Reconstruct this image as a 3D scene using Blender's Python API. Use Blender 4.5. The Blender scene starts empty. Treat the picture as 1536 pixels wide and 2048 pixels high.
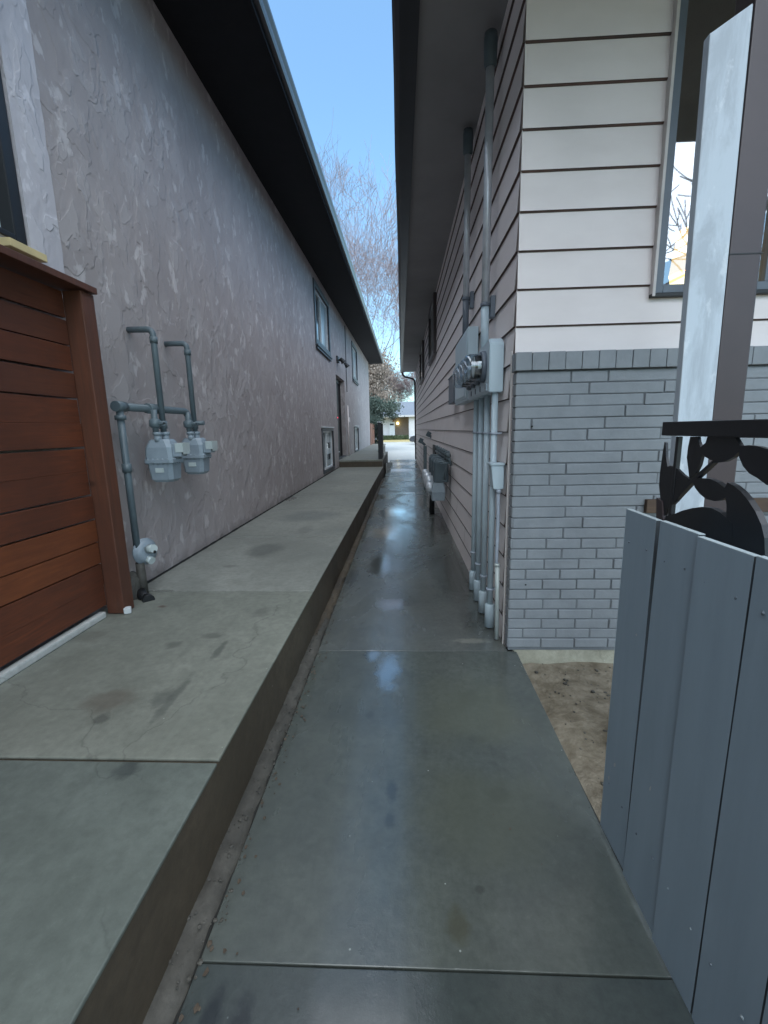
import bpy, bmesh, math, random
from mathutils import Vector, Matrix, noise as mnoise
random.seed(7)
S = bpy.context.scene
COL = S.collection
PI = math.pi

# ------------------------------------------------------------------ materials
def new_mat(name):
    m = bpy.data.materials.new(name); m.use_nodes = True
    nt = m.node_tree
    for n in list(nt.nodes): nt.nodes.remove(n)
    out = nt.nodes.new('ShaderNodeOutputMaterial')
    b = nt.nodes.new('ShaderNodeBsdfPrincipled')
    nt.links.new(b.outputs[0], out.inputs[0])
    return m, nt, b, out

class NT:
    def __init__(s, nt): s.nt = nt
    def n(s, t, **kw):
        n = s.nt.nodes.new(t)
        for k, v in kw.items(): setattr(n, k, v)
        return n
    def l(s, a, b): s.nt.links.new(a, b)
    def pos(s, scale=(1, 1, 1), rot=(0, 0, 0), loc=(0, 0, 0)):
        g = s.n('ShaderNodeNewGeometry'); m = s.n('ShaderNodeMapping')
        m.inputs['Scale'].default_value = scale; m.inputs['Rotation'].default_value = rot; m.inputs['Location'].default_value = loc
        s.l(g.outputs['Position'], m.inputs[0]); return m.outputs[0]
    def noise(s, vec, scale, detail=4, rough=.55, dist=0):
        n = s.n('ShaderNodeTexNoise'); n.inputs['Scale'].default_value = scale
        n.inputs['Detail'].default_value = detail; n.inputs['Roughness'].default_value = rough; n.inputs['Distortion'].default_value = dist
        s.l(vec, n.inputs['Vector']); return n.outputs['Fac']
    def ramp(s, fac, stops):
        r = s.n('ShaderNodeValToRGB'); e = r.color_ramp.elements
        while len(e) < len(stops): e.new(.5)
        for i, (p, c) in enumerate(stops):
            e[i].position = p
            e[i].color = (c, c, c, 1) if isinstance(c, (int, float)) else (*c, 1)
        s.l(fac, r.inputs[0]); return r.outputs[0]
    def mix(s, fac, a, b, mode='MIX'):
        m = s.n('ShaderNodeMix', data_type='RGBA', blend_type=mode)
        if isinstance(fac, (int, float)): m.inputs[0].default_value = fac
        else: s.l(fac, m.inputs[0])
        for i, v in ((6, a), (7, b)):
            if isinstance(v, (tuple, list)): m.inputs[i].default_value = (*v, 1)
            else: s.l(v, m.inputs[i])
        return m.outputs[2]
    def math(s, op, a, b=0, c=None):
        m = s.n('ShaderNodeMath', operation=op)
        for i, v in enumerate((a, b) if c is None else (a, b, c)):
            if isinstance(v, (int, float)): m.inputs[i].default_value = v
            else: s.l(v, m.inputs[i])
        return m.outputs[0]
    def bump(s, h, strength, dist, prev=None):
        b = s.n('ShaderNodeBump'); b.inputs['Strength'].default_value = strength; b.inputs['Distance'].default_value = dist
        s.l(h, b.inputs['Height'])
        if prev is not None: s.l(prev, b.inputs['Normal'])
        return b.outputs[0]
    def blob(s, cx, cy, rx, ry, wob=.35, seed=0, ax='XY', lo=.75, hi=1.0):
        # soft-edged irregular patch in world coordinates
        g = s.n('ShaderNodeNewGeometry'); sp = s.n('ShaderNodeSeparateXYZ'); s.l(g.outputs['Position'], sp.inputs[0])
        u = s.math('DIVIDE', s.math('SUBTRACT', sp.outputs[ax[0]], cx), rx)
        v = s.math('DIVIDE', s.math('SUBTRACT', sp.outputs[ax[1]], cy), ry)
        d = s.math('SQRT', s.math('ADD', s.math('MULTIPLY', u, u), s.math('MULTIPLY', v, v)))
        nz = s.noise(s.pos(loc=(seed, seed * 2.3, 0)), 2.2 / max(min(rx, ry), .05) * .5, 5, .62)
        d = s.math('ADD', d, s.math('MULTIPLY', s.math('SUBTRACT', nz, .5), wob * 4))
        return s.ramp(d, [(lo * .6, 1.0), (hi * .95, 0.0)])

def simple(name, col, rough=.6, metal=0, col2=None, nscale=6, bs=0, bscale=60, bdist=.002, spec=.5, amt=(.35, .65), stretch=(1, 1, 1), r2=None, coat=0):
    m, nt, b, _ = new_mat(name); N = NT(nt); p = N.pos(scale=stretch)
    f = N.noise(p, nscale, 6, .6)
    c2 = col2 or tuple(c * .82 for c in col)
    fac = N.ramp(f, [(amt[0], 0), (amt[1], 1)])
    N.l(N.mix(fac, col, c2), b.inputs['Base Color'])
    b.inputs['Metallic'].default_value = metal; b.inputs['Specular IOR Level'].default_value = spec
    if r2 is None: b.inputs['Roughness'].default_value = rough
    else: N.l(N.math('ADD', N.math('MULTIPLY', fac, r2 - rough), rough), b.inputs['Roughness'])
    b.inputs['Coat Weight'].default_value = coat
    if bs: N.l(N.bump(N.noise(p, bscale, 4), bs, bdist), b.inputs['Normal'])
    return m

def emit(name, col, strength):
    m, nt, b, out = new_mat(name)
    b.inputs['Base Color'].default_value = (*col, 1)
    b.inputs['Emission Color'].default_value = (*col, 1); b.inputs['Emission Strength'].default_value = strength
    return m

def stucco(name, c1, c2, c3):
    m, nt, b, _ = new_mat(name); N = NT(nt)
    p = N.pos(scale=(1, .9, .62), rot=(math.radians(35), 0, 0))
    warp = N.noise(N.pos(), 2.2, 3)
    lay1 = N.noise(p, 3.3, 3.5, .50, .35); lay2 = N.noise(N.pos(scale=(1, .8, .6), rot=(math.radians(50), 0, 0), loc=(3, 7, 1)), 7.0, 3, .5, .3)
    lay3 = N.noise(N.pos(scale=(1, .7, .45), rot=(math.radians(28), 0, 0), loc=(9, 2, 4)), 11, 2.5, .5, .4)
    msk = N.ramp(N.noise(N.pos(loc=(7, 1, 5)), 1.1, 3), [(.38, .45), (.60, 1)])
    f1 = N.ramp(lay1, [(.40, 0), (.49, .35), (.505, .8), (.70, 1)]); f2 = N.ramp(lay2, [(.44, 0), (.55, .45), (.57, .95), (.72, .8)]); f3 = N.ramp(lay3, [(.5, 0), (.60, .3), (.615, 1), (.75, .7)])
    g = N.noise(N.pos(), 70, 4, .7)
    h = N.math('ADD', N.math('MULTIPLY', f1, .9), N.math('ADD', N.math('MULTIPLY', N.math('MULTIPLY', f2, msk), .7), N.math('ADD', N.math('MULTIPLY', g, .10), N.math('MULTIPLY', N.math('MULTIPLY', f3, msk), .45))))
    N.l(N.bump(h, 1.0, .0095), b.inputs['Normal'])
    big = N.ramp(N.noise(N.pos(), .55, 5, .6), [(.35, 0), (.68, 1)])
    base = N.mix(big, c1, c2)
    base = N.mix(N.math('MULTIPLY', N.math('MULTIPLY', f2, msk), .5), base, c3)
    fl = N.ramp(N.noise(N.pos(scale=(1, .8, .5), rot=(math.radians(40), 0, 0), loc=(1, 3, 8)), 9, 4, .55), [(.60, 0), (.64, .6), (.72, .85)]); base = N.mix(fl, base, tuple(x * 1.18 for x in c3))
    dk = N.ramp(N.noise(N.pos(scale=(1, .9, .6), rot=(math.radians(40), 0, 0), loc=(8, 3, 2)), 13, 4, .6), [(.27, .25), (.36, 0)]); base = N.mix(dk, base, tuple(x * .62 for x in c1))
    st = N.ramp(N.noise(N.pos(scale=(1, .8, .45)), 1.1, 6, .7), [(.54, 0), (.74, .4)])
    base = N.mix(st, base, tuple(x * .72 for x in c1))
    # splash zone: damp and dirt just above the walk
    g2 = N.n('ShaderNodeNewGeometry'); sp = N.n('ShaderNodeSeparateXYZ'); N.l(g2.outputs['Position'], sp.inputs[0])
    zz = N.math('ADD', sp.outputs[2], N.math('MULTIPLY', N.noise(N.pos(), 5, 5), .22))
    dirt = N.ramp(zz, [(.40, .6), (.56, 0)])
    base = N.mix(dirt, base, (.10, .085, .08))
    N.l(base, b.inputs['Base Color']); b.inputs['Roughness'].default_value = .72; b.inputs['Specular IOR Level'].default_value = .35
    return m

def concrete(name, c1, c2, wet, puddles=(), stains=(), slabs=(), rough=(.62, .8), wetcol=.6, fine=1.0, foot=()):
    m, nt, b, _ = new_mat(name); N = NT(nt)
    n1 = N.ramp(N.noise(N.pos(), 1.1, 7, .62, .4), [(.36, 0), (.66, 1)])
    n2 = N.ramp(N.noise(N.pos(loc=(5, 3, 0)), 7, 6, .65), [(.42, 0), (.75, .6)])
    n3 = N.noise(N.pos(), 160, 3, .7)
    base = N.mix(n1, c1, c2); base = N.mix(n2, base, tuple(x * .78 for x in c1))
    base = N.mix(N.ramp(n3, [(.62, 0), (.8, .35)]), base, tuple(min(1, x * 1.5) for x in c2))
    mot = N.noise(N.pos(loc=(1, 8, 3)), 28, 6, .7); base = N.mix(N.ramp(mot, [(.45, 0), (.70, .42)]), base, tuple(x * .62 for x in c1)); base = N.mix(N.ramp(mot, [(.28, .3), (.42, 0)]), base, tuple(min(1, x * 1.25) for x in c2))
    tr = N.noise(N.pos(scale=(1, .12, 1), rot=(0, 0, .5), loc=(0, 5, 0)), 16, 4, .6); base = N.mix(N.ramp(tr, [(.58, 0), (.72, .22)]), base, tuple(x * .6 for x in c1))
    cr = N.n('ShaderNodeTexVoronoi', feature='DISTANCE_TO_EDGE'); cr.inputs['Scale'].default_value = .42
    wv = N.n('ShaderNodeVectorMath', operation='ADD'); nz3 = N.n('ShaderNodeTexNoise'); nz3.inputs['Scale'].default_value = 3.0; nz3.inputs['Detail'].default_value = 6; N.l(N.pos(), nz3.inputs['Vector'])
    N.l(N.pos(loc=(.37, .81, .2)), wv.inputs[0]); sc3 = N.n('ShaderNodeVectorMath', operation='SCALE'); sc3.inputs['Scale'].default_value = .55; N.l(nz3.outputs['Color'], sc3.inputs[0]); N.l(sc3.outputs[0], wv.inputs[1]); N.l(wv.outputs[0], cr.inputs['Vector'])
    crk = N.math('MULTIPLY', N.ramp(cr.outputs['Distance'], [(.0008, .30), (.0028, 0)]), N.ramp(N.noise(N.pos(loc=(6, 6, 6)), .9, 2), [(.46, 0), (.56, 1)])); base = N.mix(crk, base, (.03, .03, .028))
    # small pale specks and dark grit
    v = N.n('ShaderNodeTexVoronoi'); v.inputs['Scale'].default_value = 9; N.l(N.pos(), v.inputs['Vector'])
    base = N.mix(N.ramp(v.outputs['Distance'], [(.018, .8), (.035, 0)]), base, (.42, .44, .42))
    for (cx, cy, rx, ry, col, a, sd) in stains:
        k = N.math('MULTIPLY', N.blob(cx, cy, rx, ry, .30, sd), a); base = N.mix(k, base, col)
    for (ya, yb, col, a) in slabs:      # slab tone, with the dimmer near floor painted into the colour
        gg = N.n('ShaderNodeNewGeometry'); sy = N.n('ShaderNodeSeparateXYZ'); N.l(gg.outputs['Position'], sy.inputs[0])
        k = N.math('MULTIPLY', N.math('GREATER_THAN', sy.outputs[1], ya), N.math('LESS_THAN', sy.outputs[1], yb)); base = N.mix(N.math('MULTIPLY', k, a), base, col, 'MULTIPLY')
    wetn = N.ramp(N.noise(N.pos(scale=(1, .45, 1), loc=(2, 9, 0)), 1.5, 5, .6, .5), [(.40, 0), (.62, 1)])
    r_dry = N.math('ADD', rough[0], N.math('MULTIPLY', n1, rough[1] - rough[0]))
    if wet:
        r_wet = N.math('ADD', .13, N.math('MULTIPLY', wetn, .22))
        r = N.math('ADD', r_wet, N.math('MULTIPLY', n2, .06))
    else: r = r_dry
    pm = None
    for (cx, cy, rx, ry, sd) in puddles:
        k = N.blob(cx, cy, rx * 1.15, ry * 1.1, .34, sd, lo=.45, hi=1.25)
        pm = k if pm is None else N.math('MAXIMUM', pm, k)
    if pm is not None:
        r = N.math('ADD', N.math('MULTIPLY', r, N.math('SUBTRACT', 1, pm)), N.math('MULTIPLY', pm, .07))
        base = N.mix(N.math('MULTIPLY', pm, .35), base, tuple(x * .5 for x in c1))
    N.l(base, b.inputs['Base Color']); N.l(r, b.inputs['Roughness'])
    h = N.math('ADD', N.math('MULTIPLY', n3, .25), N.math('MULTIPLY', N.noise(N.pos(), 14, 5, .6), 1))
    bs = .28 * fine
    bn = N.n('ShaderNodeBump'); bn.inputs['Distance'].default_value = .004; N.l(h, bn.inputs['Height'])
    if pm is not None: N.l(N.math('MULTIPLY', N.math('SUBTRACT', 1.0, pm), bs), bn.inputs['Strength'])
    else: bn.inputs['Strength'].default_value = bs
    N.l(bn.outputs[0], b.inputs['Normal'])
    b.inputs['Specular IOR Level'].default_value = .5 if not wet else .7
    if wet:
        b.inputs['Coat IOR'].default_value = 2.3; b.inputs['Coat Roughness'].default_value = .09
        N.l(N.math('ADD', .11, N.math('MULTIPLY', pm, .89)), b.inputs['Coat Weight'])
    return m

def wood(name, c1, c2, c3, along='Y', rough=.55, gs=1.0):
    m, nt, b, _ = new_mat(name); N = NT(nt)
    sc = {'Y': (9, .7, 9), 'Z': (9, 9, .7), 'X': (.7, 9, 9)}[along]
    p = N.pos(scale=sc)
    g = N.noise(p, 4 * gs, 8, .65, .8); g2 = N.noise(N.pos(), 1.6, 4, .6)
    c = N.mix(N.ramp(g, [(.35, 0), (.68, 1)]), c1, c2)
    c = N.mix(N.ramp(g2, [(.4, 0), (.7, .7)]), c, c3)
    v = N.n('ShaderNodeTexVoronoi'); v.inputs['Scale'].default_value = 2.2; N.l(N.pos(scale=(1, 1, 1.3)), v.inputs['Vector'])
    c = N.mix(N.ramp(v.outputs['Distance'], [(.03, .7), (.07, 0)]), c, tuple(x * .35 for x in c1))
    N.l(c, b.inputs['Base Color']); b.inputs['Roughness'].default_value = rough
    N.l(N.bump(g, .25, .003), b.inputs['Normal'])
    return m

M = {}
M['stucco'] = stucco('mauve stucco', (.315, .278, .272), (.365, .325, .318), (.45, .415, .41))
M['stucco_band'] = stucco('pale stucco patch', (.42, .40, .42), (.50, .475, .50), (.57, .55, .575))
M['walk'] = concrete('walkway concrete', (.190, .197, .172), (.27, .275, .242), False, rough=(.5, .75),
    puddles=[(-1.83, 3.105, .16, .022, 3), (-2.0, 7.6, .14, .4, 8)],
    stains=[(-1.672, 2.796, .042, .028, (.10, .055, .045), .8, 1), (-1.33, 1.72, .14, .12, (.10, .075, .06), .5, 2), (-1.31, 2.25, .06, .06, (.07, .072, .065), .5, 5), (-1.13, 2.36, .09, .05, (.07, .072, .065), .5, 45), (-1.02, 2.18, .03, .14, (.06, .065, .06), .6, 46),
            (-1.40, 4.23, .22, .35, (.075, .08, .072), .6, 7), (-1.05, 1.75, .03, .25, (.07, .075, .07), .55, 4), (-1.0, 1.33, .05, .06, (.055, .062, .062), .6, 9), (-1.28, 1.60, .04, .05, (.05, .052, .05), .55, 47),
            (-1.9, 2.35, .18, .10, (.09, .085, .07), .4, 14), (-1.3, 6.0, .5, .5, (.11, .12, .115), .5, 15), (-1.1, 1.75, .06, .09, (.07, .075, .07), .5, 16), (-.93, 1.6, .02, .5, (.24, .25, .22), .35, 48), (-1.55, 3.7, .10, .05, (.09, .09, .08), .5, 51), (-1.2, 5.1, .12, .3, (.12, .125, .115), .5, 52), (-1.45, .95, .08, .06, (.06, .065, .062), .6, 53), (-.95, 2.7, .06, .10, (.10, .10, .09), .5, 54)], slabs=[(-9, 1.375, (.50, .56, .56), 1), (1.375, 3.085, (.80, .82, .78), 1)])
M['path'] = concrete('wet path concrete', (.086, .094, .090), (.126, .134, .120), True,
    puddles=[(-.11, 2.55, .085, .24, 1), (-.11, 3.62, .16, .14, 2), (-.22, 2.74, .07, .08, 31), (-.28, 4.75, .12, .5, 4), (.1, 10.4, .40, .16, 6), (-.2, 8.0, .25, .5, 7), (-.25, 6.3, .2, .6, 11), (-.15, 13.2, .4, .5, 13), (-.1, 16.4, .5, .8, 17), (-.1, 19.5, .6, 1.2, 19)],
    stains=[(-.067, 1.61, .030, .085, (.05, .057, .058), .8, 3), (-.068, 1.465, .026, .045, (.05, .057, .058), .7, 33), (.36, 2.28, .07, .08, (.06, .065, .06), .55, 5), (.35, 1.93, .06, .05, (.06, .065, .06), .5, 35), (.38, 1.60, .07, .06, (.055, .06, .055), .55, 36), (.15, 1.10, .05, .07, (.075, .07, .045), .6, 8), (.235, 1.208, .02, .02, (.05, .055, .05), .6, 9),
            (-.54, 4.35, .10, .35, (.05, .055, .055), .7, 10), (.35, 2.15, .4, .35, (.12, .125, .095), .5, 12), (.5, 4.6, .3, 1.2, (.06, .065, .06), .6, 14), (.3, 1.5, .35, .3, (.105, .11, .085), .5, 15), (.55, 3.3, .14, .3, (.05, .055, .05), .8, 16), (.48, 2.95, .16, .05, (.22, .22, .19), .6, 37),
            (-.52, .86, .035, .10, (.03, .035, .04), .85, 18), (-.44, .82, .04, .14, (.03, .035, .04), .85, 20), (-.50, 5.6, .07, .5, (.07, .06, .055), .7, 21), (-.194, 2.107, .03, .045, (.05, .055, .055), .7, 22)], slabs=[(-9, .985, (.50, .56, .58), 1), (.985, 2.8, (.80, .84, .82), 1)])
M['kerbface'] = concrete('kerb face concrete', (.058, .045, .030), (.095, .073, .048), False, rough=(.5, .8), fine=2.0)
M['strip'] = concrete('old gutter concrete', (.050, .048, .042), (.115, .108, .093), False, rough=(.5, .8), fine=3)
M['strip'].node_tree.nodes['Principled BSDF'].inputs['Specular IOR Level'].default_value = .3
M['footing'] = concrete('footing concrete', (.27, .26, .20), (.36, .35, .28), False, rough=(.8, .9), fine=3)
M['apron'] = concrete('far pavement', (.42, .43, .41), (.52, .53, .50), False, rough=(.45, .6))
M['joint'] = simple('joint dirt', (.018, .018, .016), .9)
M['dirt'] = simple('bare dirt', (.13, .11, .08), .95, col2=(.25, .22, .17), nscale=9, bs=.9, bscale=22, bdist=.02, spec=.2)
M['ground'] = simple('ground', (.16, .14, .09), .95, col2=(.10, .10, .06), nscale=1.5, bs=.5, bscale=12, bdist=.02, spec=.2)
M['lawn'] = simple('winter lawn', (.42, .34, .16), .95, col2=(.32, .29, .15), nscale=.8, bs=.5, bscale=10, bdist=.03, spec=.1)
M['blackeave'] = simple('dark soffit paint', (.014, .014, .017), .75, spec=.2)
M['gutterL'] = simple('dark gutter metal', (.05, .052, .06), .28, spec=.6)
M['roof'] = simple('dark shingle', (.05, .05, .055), .9, bs=.6, bscale=30, bdist=.01)
M['siding'] = simple('pale siding paint', (.79, .725, .71), .5, col2=(.73, .665, .65), nscale=2.2, bs=.10, bscale=26, bdist=.0012, amt=(.4, .75), stretch=(1, 1, 2.5))
M['lip'] = simple('dirty shaded lap edge', (.05, .036, .033), .8, col2=(.10, .055, .045), nscale=3)
M['caulk'] = simple('pale corner trim', (.62, .58, .56), .5)
M['soffitR'] = simple('soffit paint', (.25, .245, .25), .7, nscale=1.2)
M['gutterR'] = simple('black gutter metal', (.018, .018, .022), .35, spec=.5)
M['brick'] = simple('grey painted brick', (.235, .255, .275), .5, col2=(.195, .212, .23), nscale=7, bs=.6, bscale=30, bdist=.005, amt=(.35, .7))
M['mortar'] = simple('painted mortar', (.155, .17, .185), .8, bs=.5, bscale=50, bdist=.004)
M['gate'] = simple('slate painted plank', (.285, .37, .445), .46, col2=(.235, .31, .375), nscale=2, bs=.22, bscale=7, bdist=.003, stretch=(5, 5, .7), amt=(.3, .7))
M['gateedge'] = simple('sawn plank edge', (.34, .40, .43), .6)
M['edgeshade'] = simple('shaded plank edge', (.045, .055, .065), .8)  # dark colour painted in for the shade between planks
M['nail'] = simple('painted nail', (.13, .16, .19), .5)
M['chip'] = simple('paint chip', (.50, .52, .52), .7)
M['iron'] = simple('black wrought iron', (.012, .013, .016), .38, spec=.5, bs=.15, bscale=40)
M['brownpost'] = simple('brown painted steel', (.052, .038, .040), .42, col2=(.042, .031, .034), nscale=3)
M['ledger'] = wood('stained ledger wood', (.07, .04, .025), (.11, .07, .04), (.05, .035, .03), 'X', .7)
M['fence'] = wood('stained cedar', (.090, .026, .012), (.15, .040, .015), (.055, .018, .010), 'Y', .5, 1.3)
M['fence_dark'] = wood('dark stained cedar', (.082, .026, .014), (.125, .038, .016), (.055, .019, .012), 'Y', .5, 1.3)
M['fence_orange'] = wood('orange stained cedar', (.135, .037, .013), (.20, .057, .017), (.085, .024, .010), 'Y', .5, 1.3)
M['fencepost'] = wood('stained post', (.085, .032, .018), (.125, .042, .021), (.055, .022, .014), 'Z', .5)
M['farfence'] = wood('far fence wood', (.30, .16, .11), (.36, .22, .17), (.25, .15, .12), 'Z', .8)
M['rawwood'] = simple('bare pine sill', (.62, .50, .26), .7)
M['wetwood'] = simple('dark post paint', (.02, .022, .028), .5)
M['pipe'] = simple('teal grey pipe paint', (.115, .150, .165), .42, col2=(.095, .125, .14), nscale=8, bs=.15, bscale=30, bdist=.002)
M['meter'] = simple('gas meter grey', (.27, .32, .36), .45, col2=(.22, .265, .30), nscale=7, bs=.1, bscale=30)
M['meterdark'] = simple('dark teal meter grey', (.085, .115, .13), .5, col2=(.065, .09, .105))
M['cover'] = simple('pale index cover', (.50, .56, .55), .3, spec=.6)
M['elec'] = simple('blue grey electric paint', (.50, .61, .67), .38, col2=(.45, .555, .615), nscale=4, bs=.08, bscale=20)
M['elecdark'] = simple('grey electric enamel', (.13, .155, .19), .45)
M['conduit'] = simple('painted conduit', (.47, .57, .62), .36, col2=(.42, .52, .58), nscale=6)
M['pvc'] = simple('pale pvc', (.42, .48, .56), .4)
M['galv'] = simple('galvanised steel', (.60, .63, .67), .33, metal=.35, col2=(.50, .53, .57), nscale=14)
M['dark'] = simple('dark plastic', (.012, .013, .015), .5)
M['trimL'] = simple('dark window trim', (.045, .052, .062), .45)
M['vinyl'] = simple('white vinyl', (.66, .70, .72), .4)
M['whitewall'] = simple('white house paint', (.62, .63, .66), .7, nscale=.5)
M['blueroof'] = simple('grey blue shingle', (.17, .20, .24), .9, bs=.4, bscale=6, bdist=.05)
M['tan'] = simple('tan porch wall', (.36, .30, .25), .8)
M['room'] = simple('dim room wall', (.10, .085, .07), .9)
M['bark'] = simple('bark', (.115, .085, .078), .95, col2=(.08, .06, .055), nscale=4)
M['twig'] = simple('red brown twigs', (.29, .23, .235), .9)
M['twig2'] = simple('grey brown twigs', (.22, .18, .17), .9)
M['carpaint'] = simple('dark car paint', (.03, .035, .045), .2, spec=.6, coat=1)
M['tyre'] = simple('tyre rubber', (.015, .015, .015), .8)
M['rust'] = simple('brown rusty metal', (.10, .05, .03), .8)
M['litter'] = simple('dead leaves', (.05, .035, .025), .8, col2=(.09, .07, .05), nscale=9)
M['lamp'] = emit('warm lamp glass', (1, .66, .20), .34)
M['lampbase'] = emit('bright lamp bulb', (1, .78, .25), .7)
M['porchlamp'] = emit('porch lamp', (1, .85, .35), 2.5)
M['led'] = emit('red led', (1, .05, .1), .6)
M['headlamp'] = simple('lamp lens', (.6, .6, .6), .1)

def leafmat(name, c1, c2):
    m, nt, b, _ = new_mat(name); N = NT(nt)
    oi = N.noise(N.pos(), 1.3, 5)
    N.l(N.mix(N.ramp(oi, [(.35, 0), (.65, 1)]), c1, c2), b.inputs['Base Color']); b.inputs['Roughness'].default_value = .7
    return m
M['green'] = leafmat('juniper green', (.045, .075, .060), (.085, .115, .095))
M['hedge'] = leafmat('hedge green', (.08, .11, .055), (.05, .08, .04))
M['darkhedge'] = leafmat('dark hedge', (.02, .03, .022), (.03, .04, .03))
M['drybrown'] = leafmat('dry brown leaf', (.20, .165, .13), (.30, .25, .21))

def glass(name, tint, fac, rough=.02):
    m = bpy.data.materials.new(name); m.use_nodes = True; nt = m.node_tree; N = NT(nt)
    for n in list(nt.nodes): nt.nodes.remove(n)
    out = N.n('ShaderNodeOutputMaterial'); t = N.n('ShaderNodeBsdfTransparent'); g = N.n('ShaderNodeBsdfGlossy'); mx = N.n('ShaderNodeMixShader')
    t.inputs[0].default_value = (*tint, 1); g.inputs['Color'].default_value = (.9, .93, .95, 1); g.inputs['Roughness'].default_value = rough
    ge = N.n('ShaderNodeNewGeometry'); dt = N.n('ShaderNodeVectorMath', operation='DOT_PRODUCT'); N.l(ge.outputs['Normal'], dt.inputs[0]); N.l(ge.outputs['Incoming'], dt.inputs[1])
    f = N.math('MINIMUM', N.math('ADD', fac, N.math('POWER', N.math('SUBTRACT', 1.0, N.math('ABSOLUTE', dt.outputs['Value'])), 5.0)), 1.0)
    N.l(f, mx.inputs[0]); N.l(t.outputs[0], mx.inputs[1]); N.l(g.outputs[0], mx.inputs[2]); N.l(mx.outputs[0], out.inputs[0])
    return m
M['glass'] = glass('window glass', (.8, .8, .8), .38)
M['dome'] = glass('meter glass', (.78, .82, .86), .12, .10)
def darkglass():
    m, nt, b, _ = new_mat('dark window glass'); b.inputs['Base Color'].default_value = (.02, .028, .034, 1)
    b.inputs['Roughness'].default_value = .05; b.inputs['Specular IOR Level'].default_value = .8; return m
M['dglass'] = darkglass()
M['blind'] = simple('pale blind behind glass', (.42, .48, .50), .25, spec=.6, nscale=2)

def peeling():
    m, nt, b, _ = new_mat('peeling white paint'); N = NT(nt)
    a = N.ramp(N.noise(N.pos(scale=(1, 1, .28)), 7, 9, .7, .5), [(.50, 0), (.62, 1)])
    c = N.mix(a, (.42, .48, .535), (.33, .375, .42))
    a2 = N.ramp(N.noise(N.pos(scale=(1, 1, .5), loc=(4, 1, 2)), 16, 6, .6), [(.60, 0), (.66, .6)])
    c = N.mix(a2, c, (.54, .59, .63))
    N.l(c, b.inputs['Base Color']); b.inputs['Roughness'].default_value = .5
    N.l(N.bump(N.noise(N.pos(scale=(8, 8, .8)), 5, 5), .2, .004), b.inputs['Normal'])
    return m
M['peel'] = peeling()

# ------------------------------------------------------------------ mesh helpers
def BM(): return bmesh.new()
def box(bm, x0, x1, y0, y1, z0, z1, bev=0, rot=None, piv=None):
    r = bmesh.ops.create_cube(bm, size=1)
    vs = r['verts']
    mat = Matrix.Translation(((x0 + x1) / 2, (y0 + y1) / 2, (z0 + z1) / 2)) @ Matrix.Diagonal((abs(x1 - x0), abs(y1 - y0), abs(z1 - z0), 1))
    bmesh.ops.transform(bm, matrix=mat, verts=vs)
    if bev:
        es = list({e for v in vs for e in v.link_edges})
        g = bmesh.ops.bevel(bm, geom=es, offset=bev, segments=2, affect='EDGES', profile=.6)
        vs = list(set(g['verts']) | {v for v in vs if v.is_valid})
    if rot is not None:
        pv = Vector(piv if piv else ((x0 + x1) / 2, (y0 + y1) / 2, (z0 + z1) / 2))
        bmesh.ops.transform(bm, matrix=Matrix.Translation(pv) @ rot.to_4x4() @ Matrix.Translation(-pv), verts=vs)
    return vs
def frame_axes(d):
    d = d.normalized(); a = Vector((0, 0, 1)) if abs(d.z) < .9 else Vector((1, 0, 0))
    u = d.cross(a).normalized(); return u, d.cross(u).normalized()
def tube(bm, pts, r, n=10, cap=True):
    pts = [Vector(p) for p in pts]; rs = r if isinstance(r, (list, tuple)) else [r] * len(pts)
    u, v = frame_axes(pts[1] - pts[0]); rings = []
    for i, p in enumerate(pts):
        d = (pts[min(i + 1, len(pts) - 1)] - pts[max(i - 1, 0)]).normalized()
        u = (u - d * u.dot(d)).normalized(); v = d.cross(u)
        sc = 1
        if 0 < i < len(pts) - 1:
            c = (pts[i + 1] - pts[i]).normalized().dot((pts[i] - pts[i - 1]).normalized()); sc = 1 / max(.6, math.sqrt(max(.01, (1 + c) / 2)))
        rings.append([bm.verts.new(p + (u * math.cos(2 * PI * k / n) + v * math.sin(2 * PI * k / n)) * rs[i] * (sc if 0 < i < len(pts) - 1 else 1)) for k in range(n)])
    for a, b in zip(rings, rings[1:]):
        for k in range(n): bm.faces.new((a[k], a[(k + 1) % n], b[(k + 1) % n], b[k])).smooth = n > 5
    if cap:
        bm.faces.new(rings[0][::-1]); bm.faces.new(rings[-1])
def elbow(p0, corner, p1, rad, n=5):
    p0, c, p1 = map(Vector, (p0, corner, p1)); a = (p0 - c).normalized(); b = (p1 - c).normalized(); out = [p0]
    for i in range(n + 1):
        t = i / n; out.append((c + a * rad) * (1 - t) ** 2 + c * 2 * t * (1 - t) + (c + b * rad) * t * t)
    out.append(p1); return out
def loft(bm, rings, smooth=False):
    R = [[bm.verts.new(p) for p in r] for r in rings]; n = len(R[0])
    for a, b in zip(R, R[1:]):
        for k in range(n): bm.faces.new((a[k], a[(k + 1) % n], b[(k + 1) % n], b[k])).smooth = smooth
    bm.faces.new(R[0][::-1]); bm.faces.new(R[-1])
def octo(cx, cy, z, hx, hy, ch): 
    return [(cx - hx + ch, cy - hy, z), (cx + hx - ch, cy - hy, z), (cx + hx, cy - hy + ch, z), (cx + hx, cy + hy - ch, z), (cx + hx - ch, cy + hy, z), (cx - hx + ch, cy + hy, z), (cx - hx, cy + hy - ch, z), (cx - hx, cy - hy + ch, z)]
def prism(bm, poly, fn, t0, t1):
    a = [bm.verts.new(fn(p[0], p[1], t0)) for p in poly]; b = [bm.verts.new(fn(p[0], p[1], t1)) for p in poly]; n = len(poly)
    for k in range(n): bm.faces.new((a[k], a[(k + 1) % n], b[(k + 1) % n], b[k]))
    bm.faces.new(a[::-1]); bm.faces.new(b)
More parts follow.
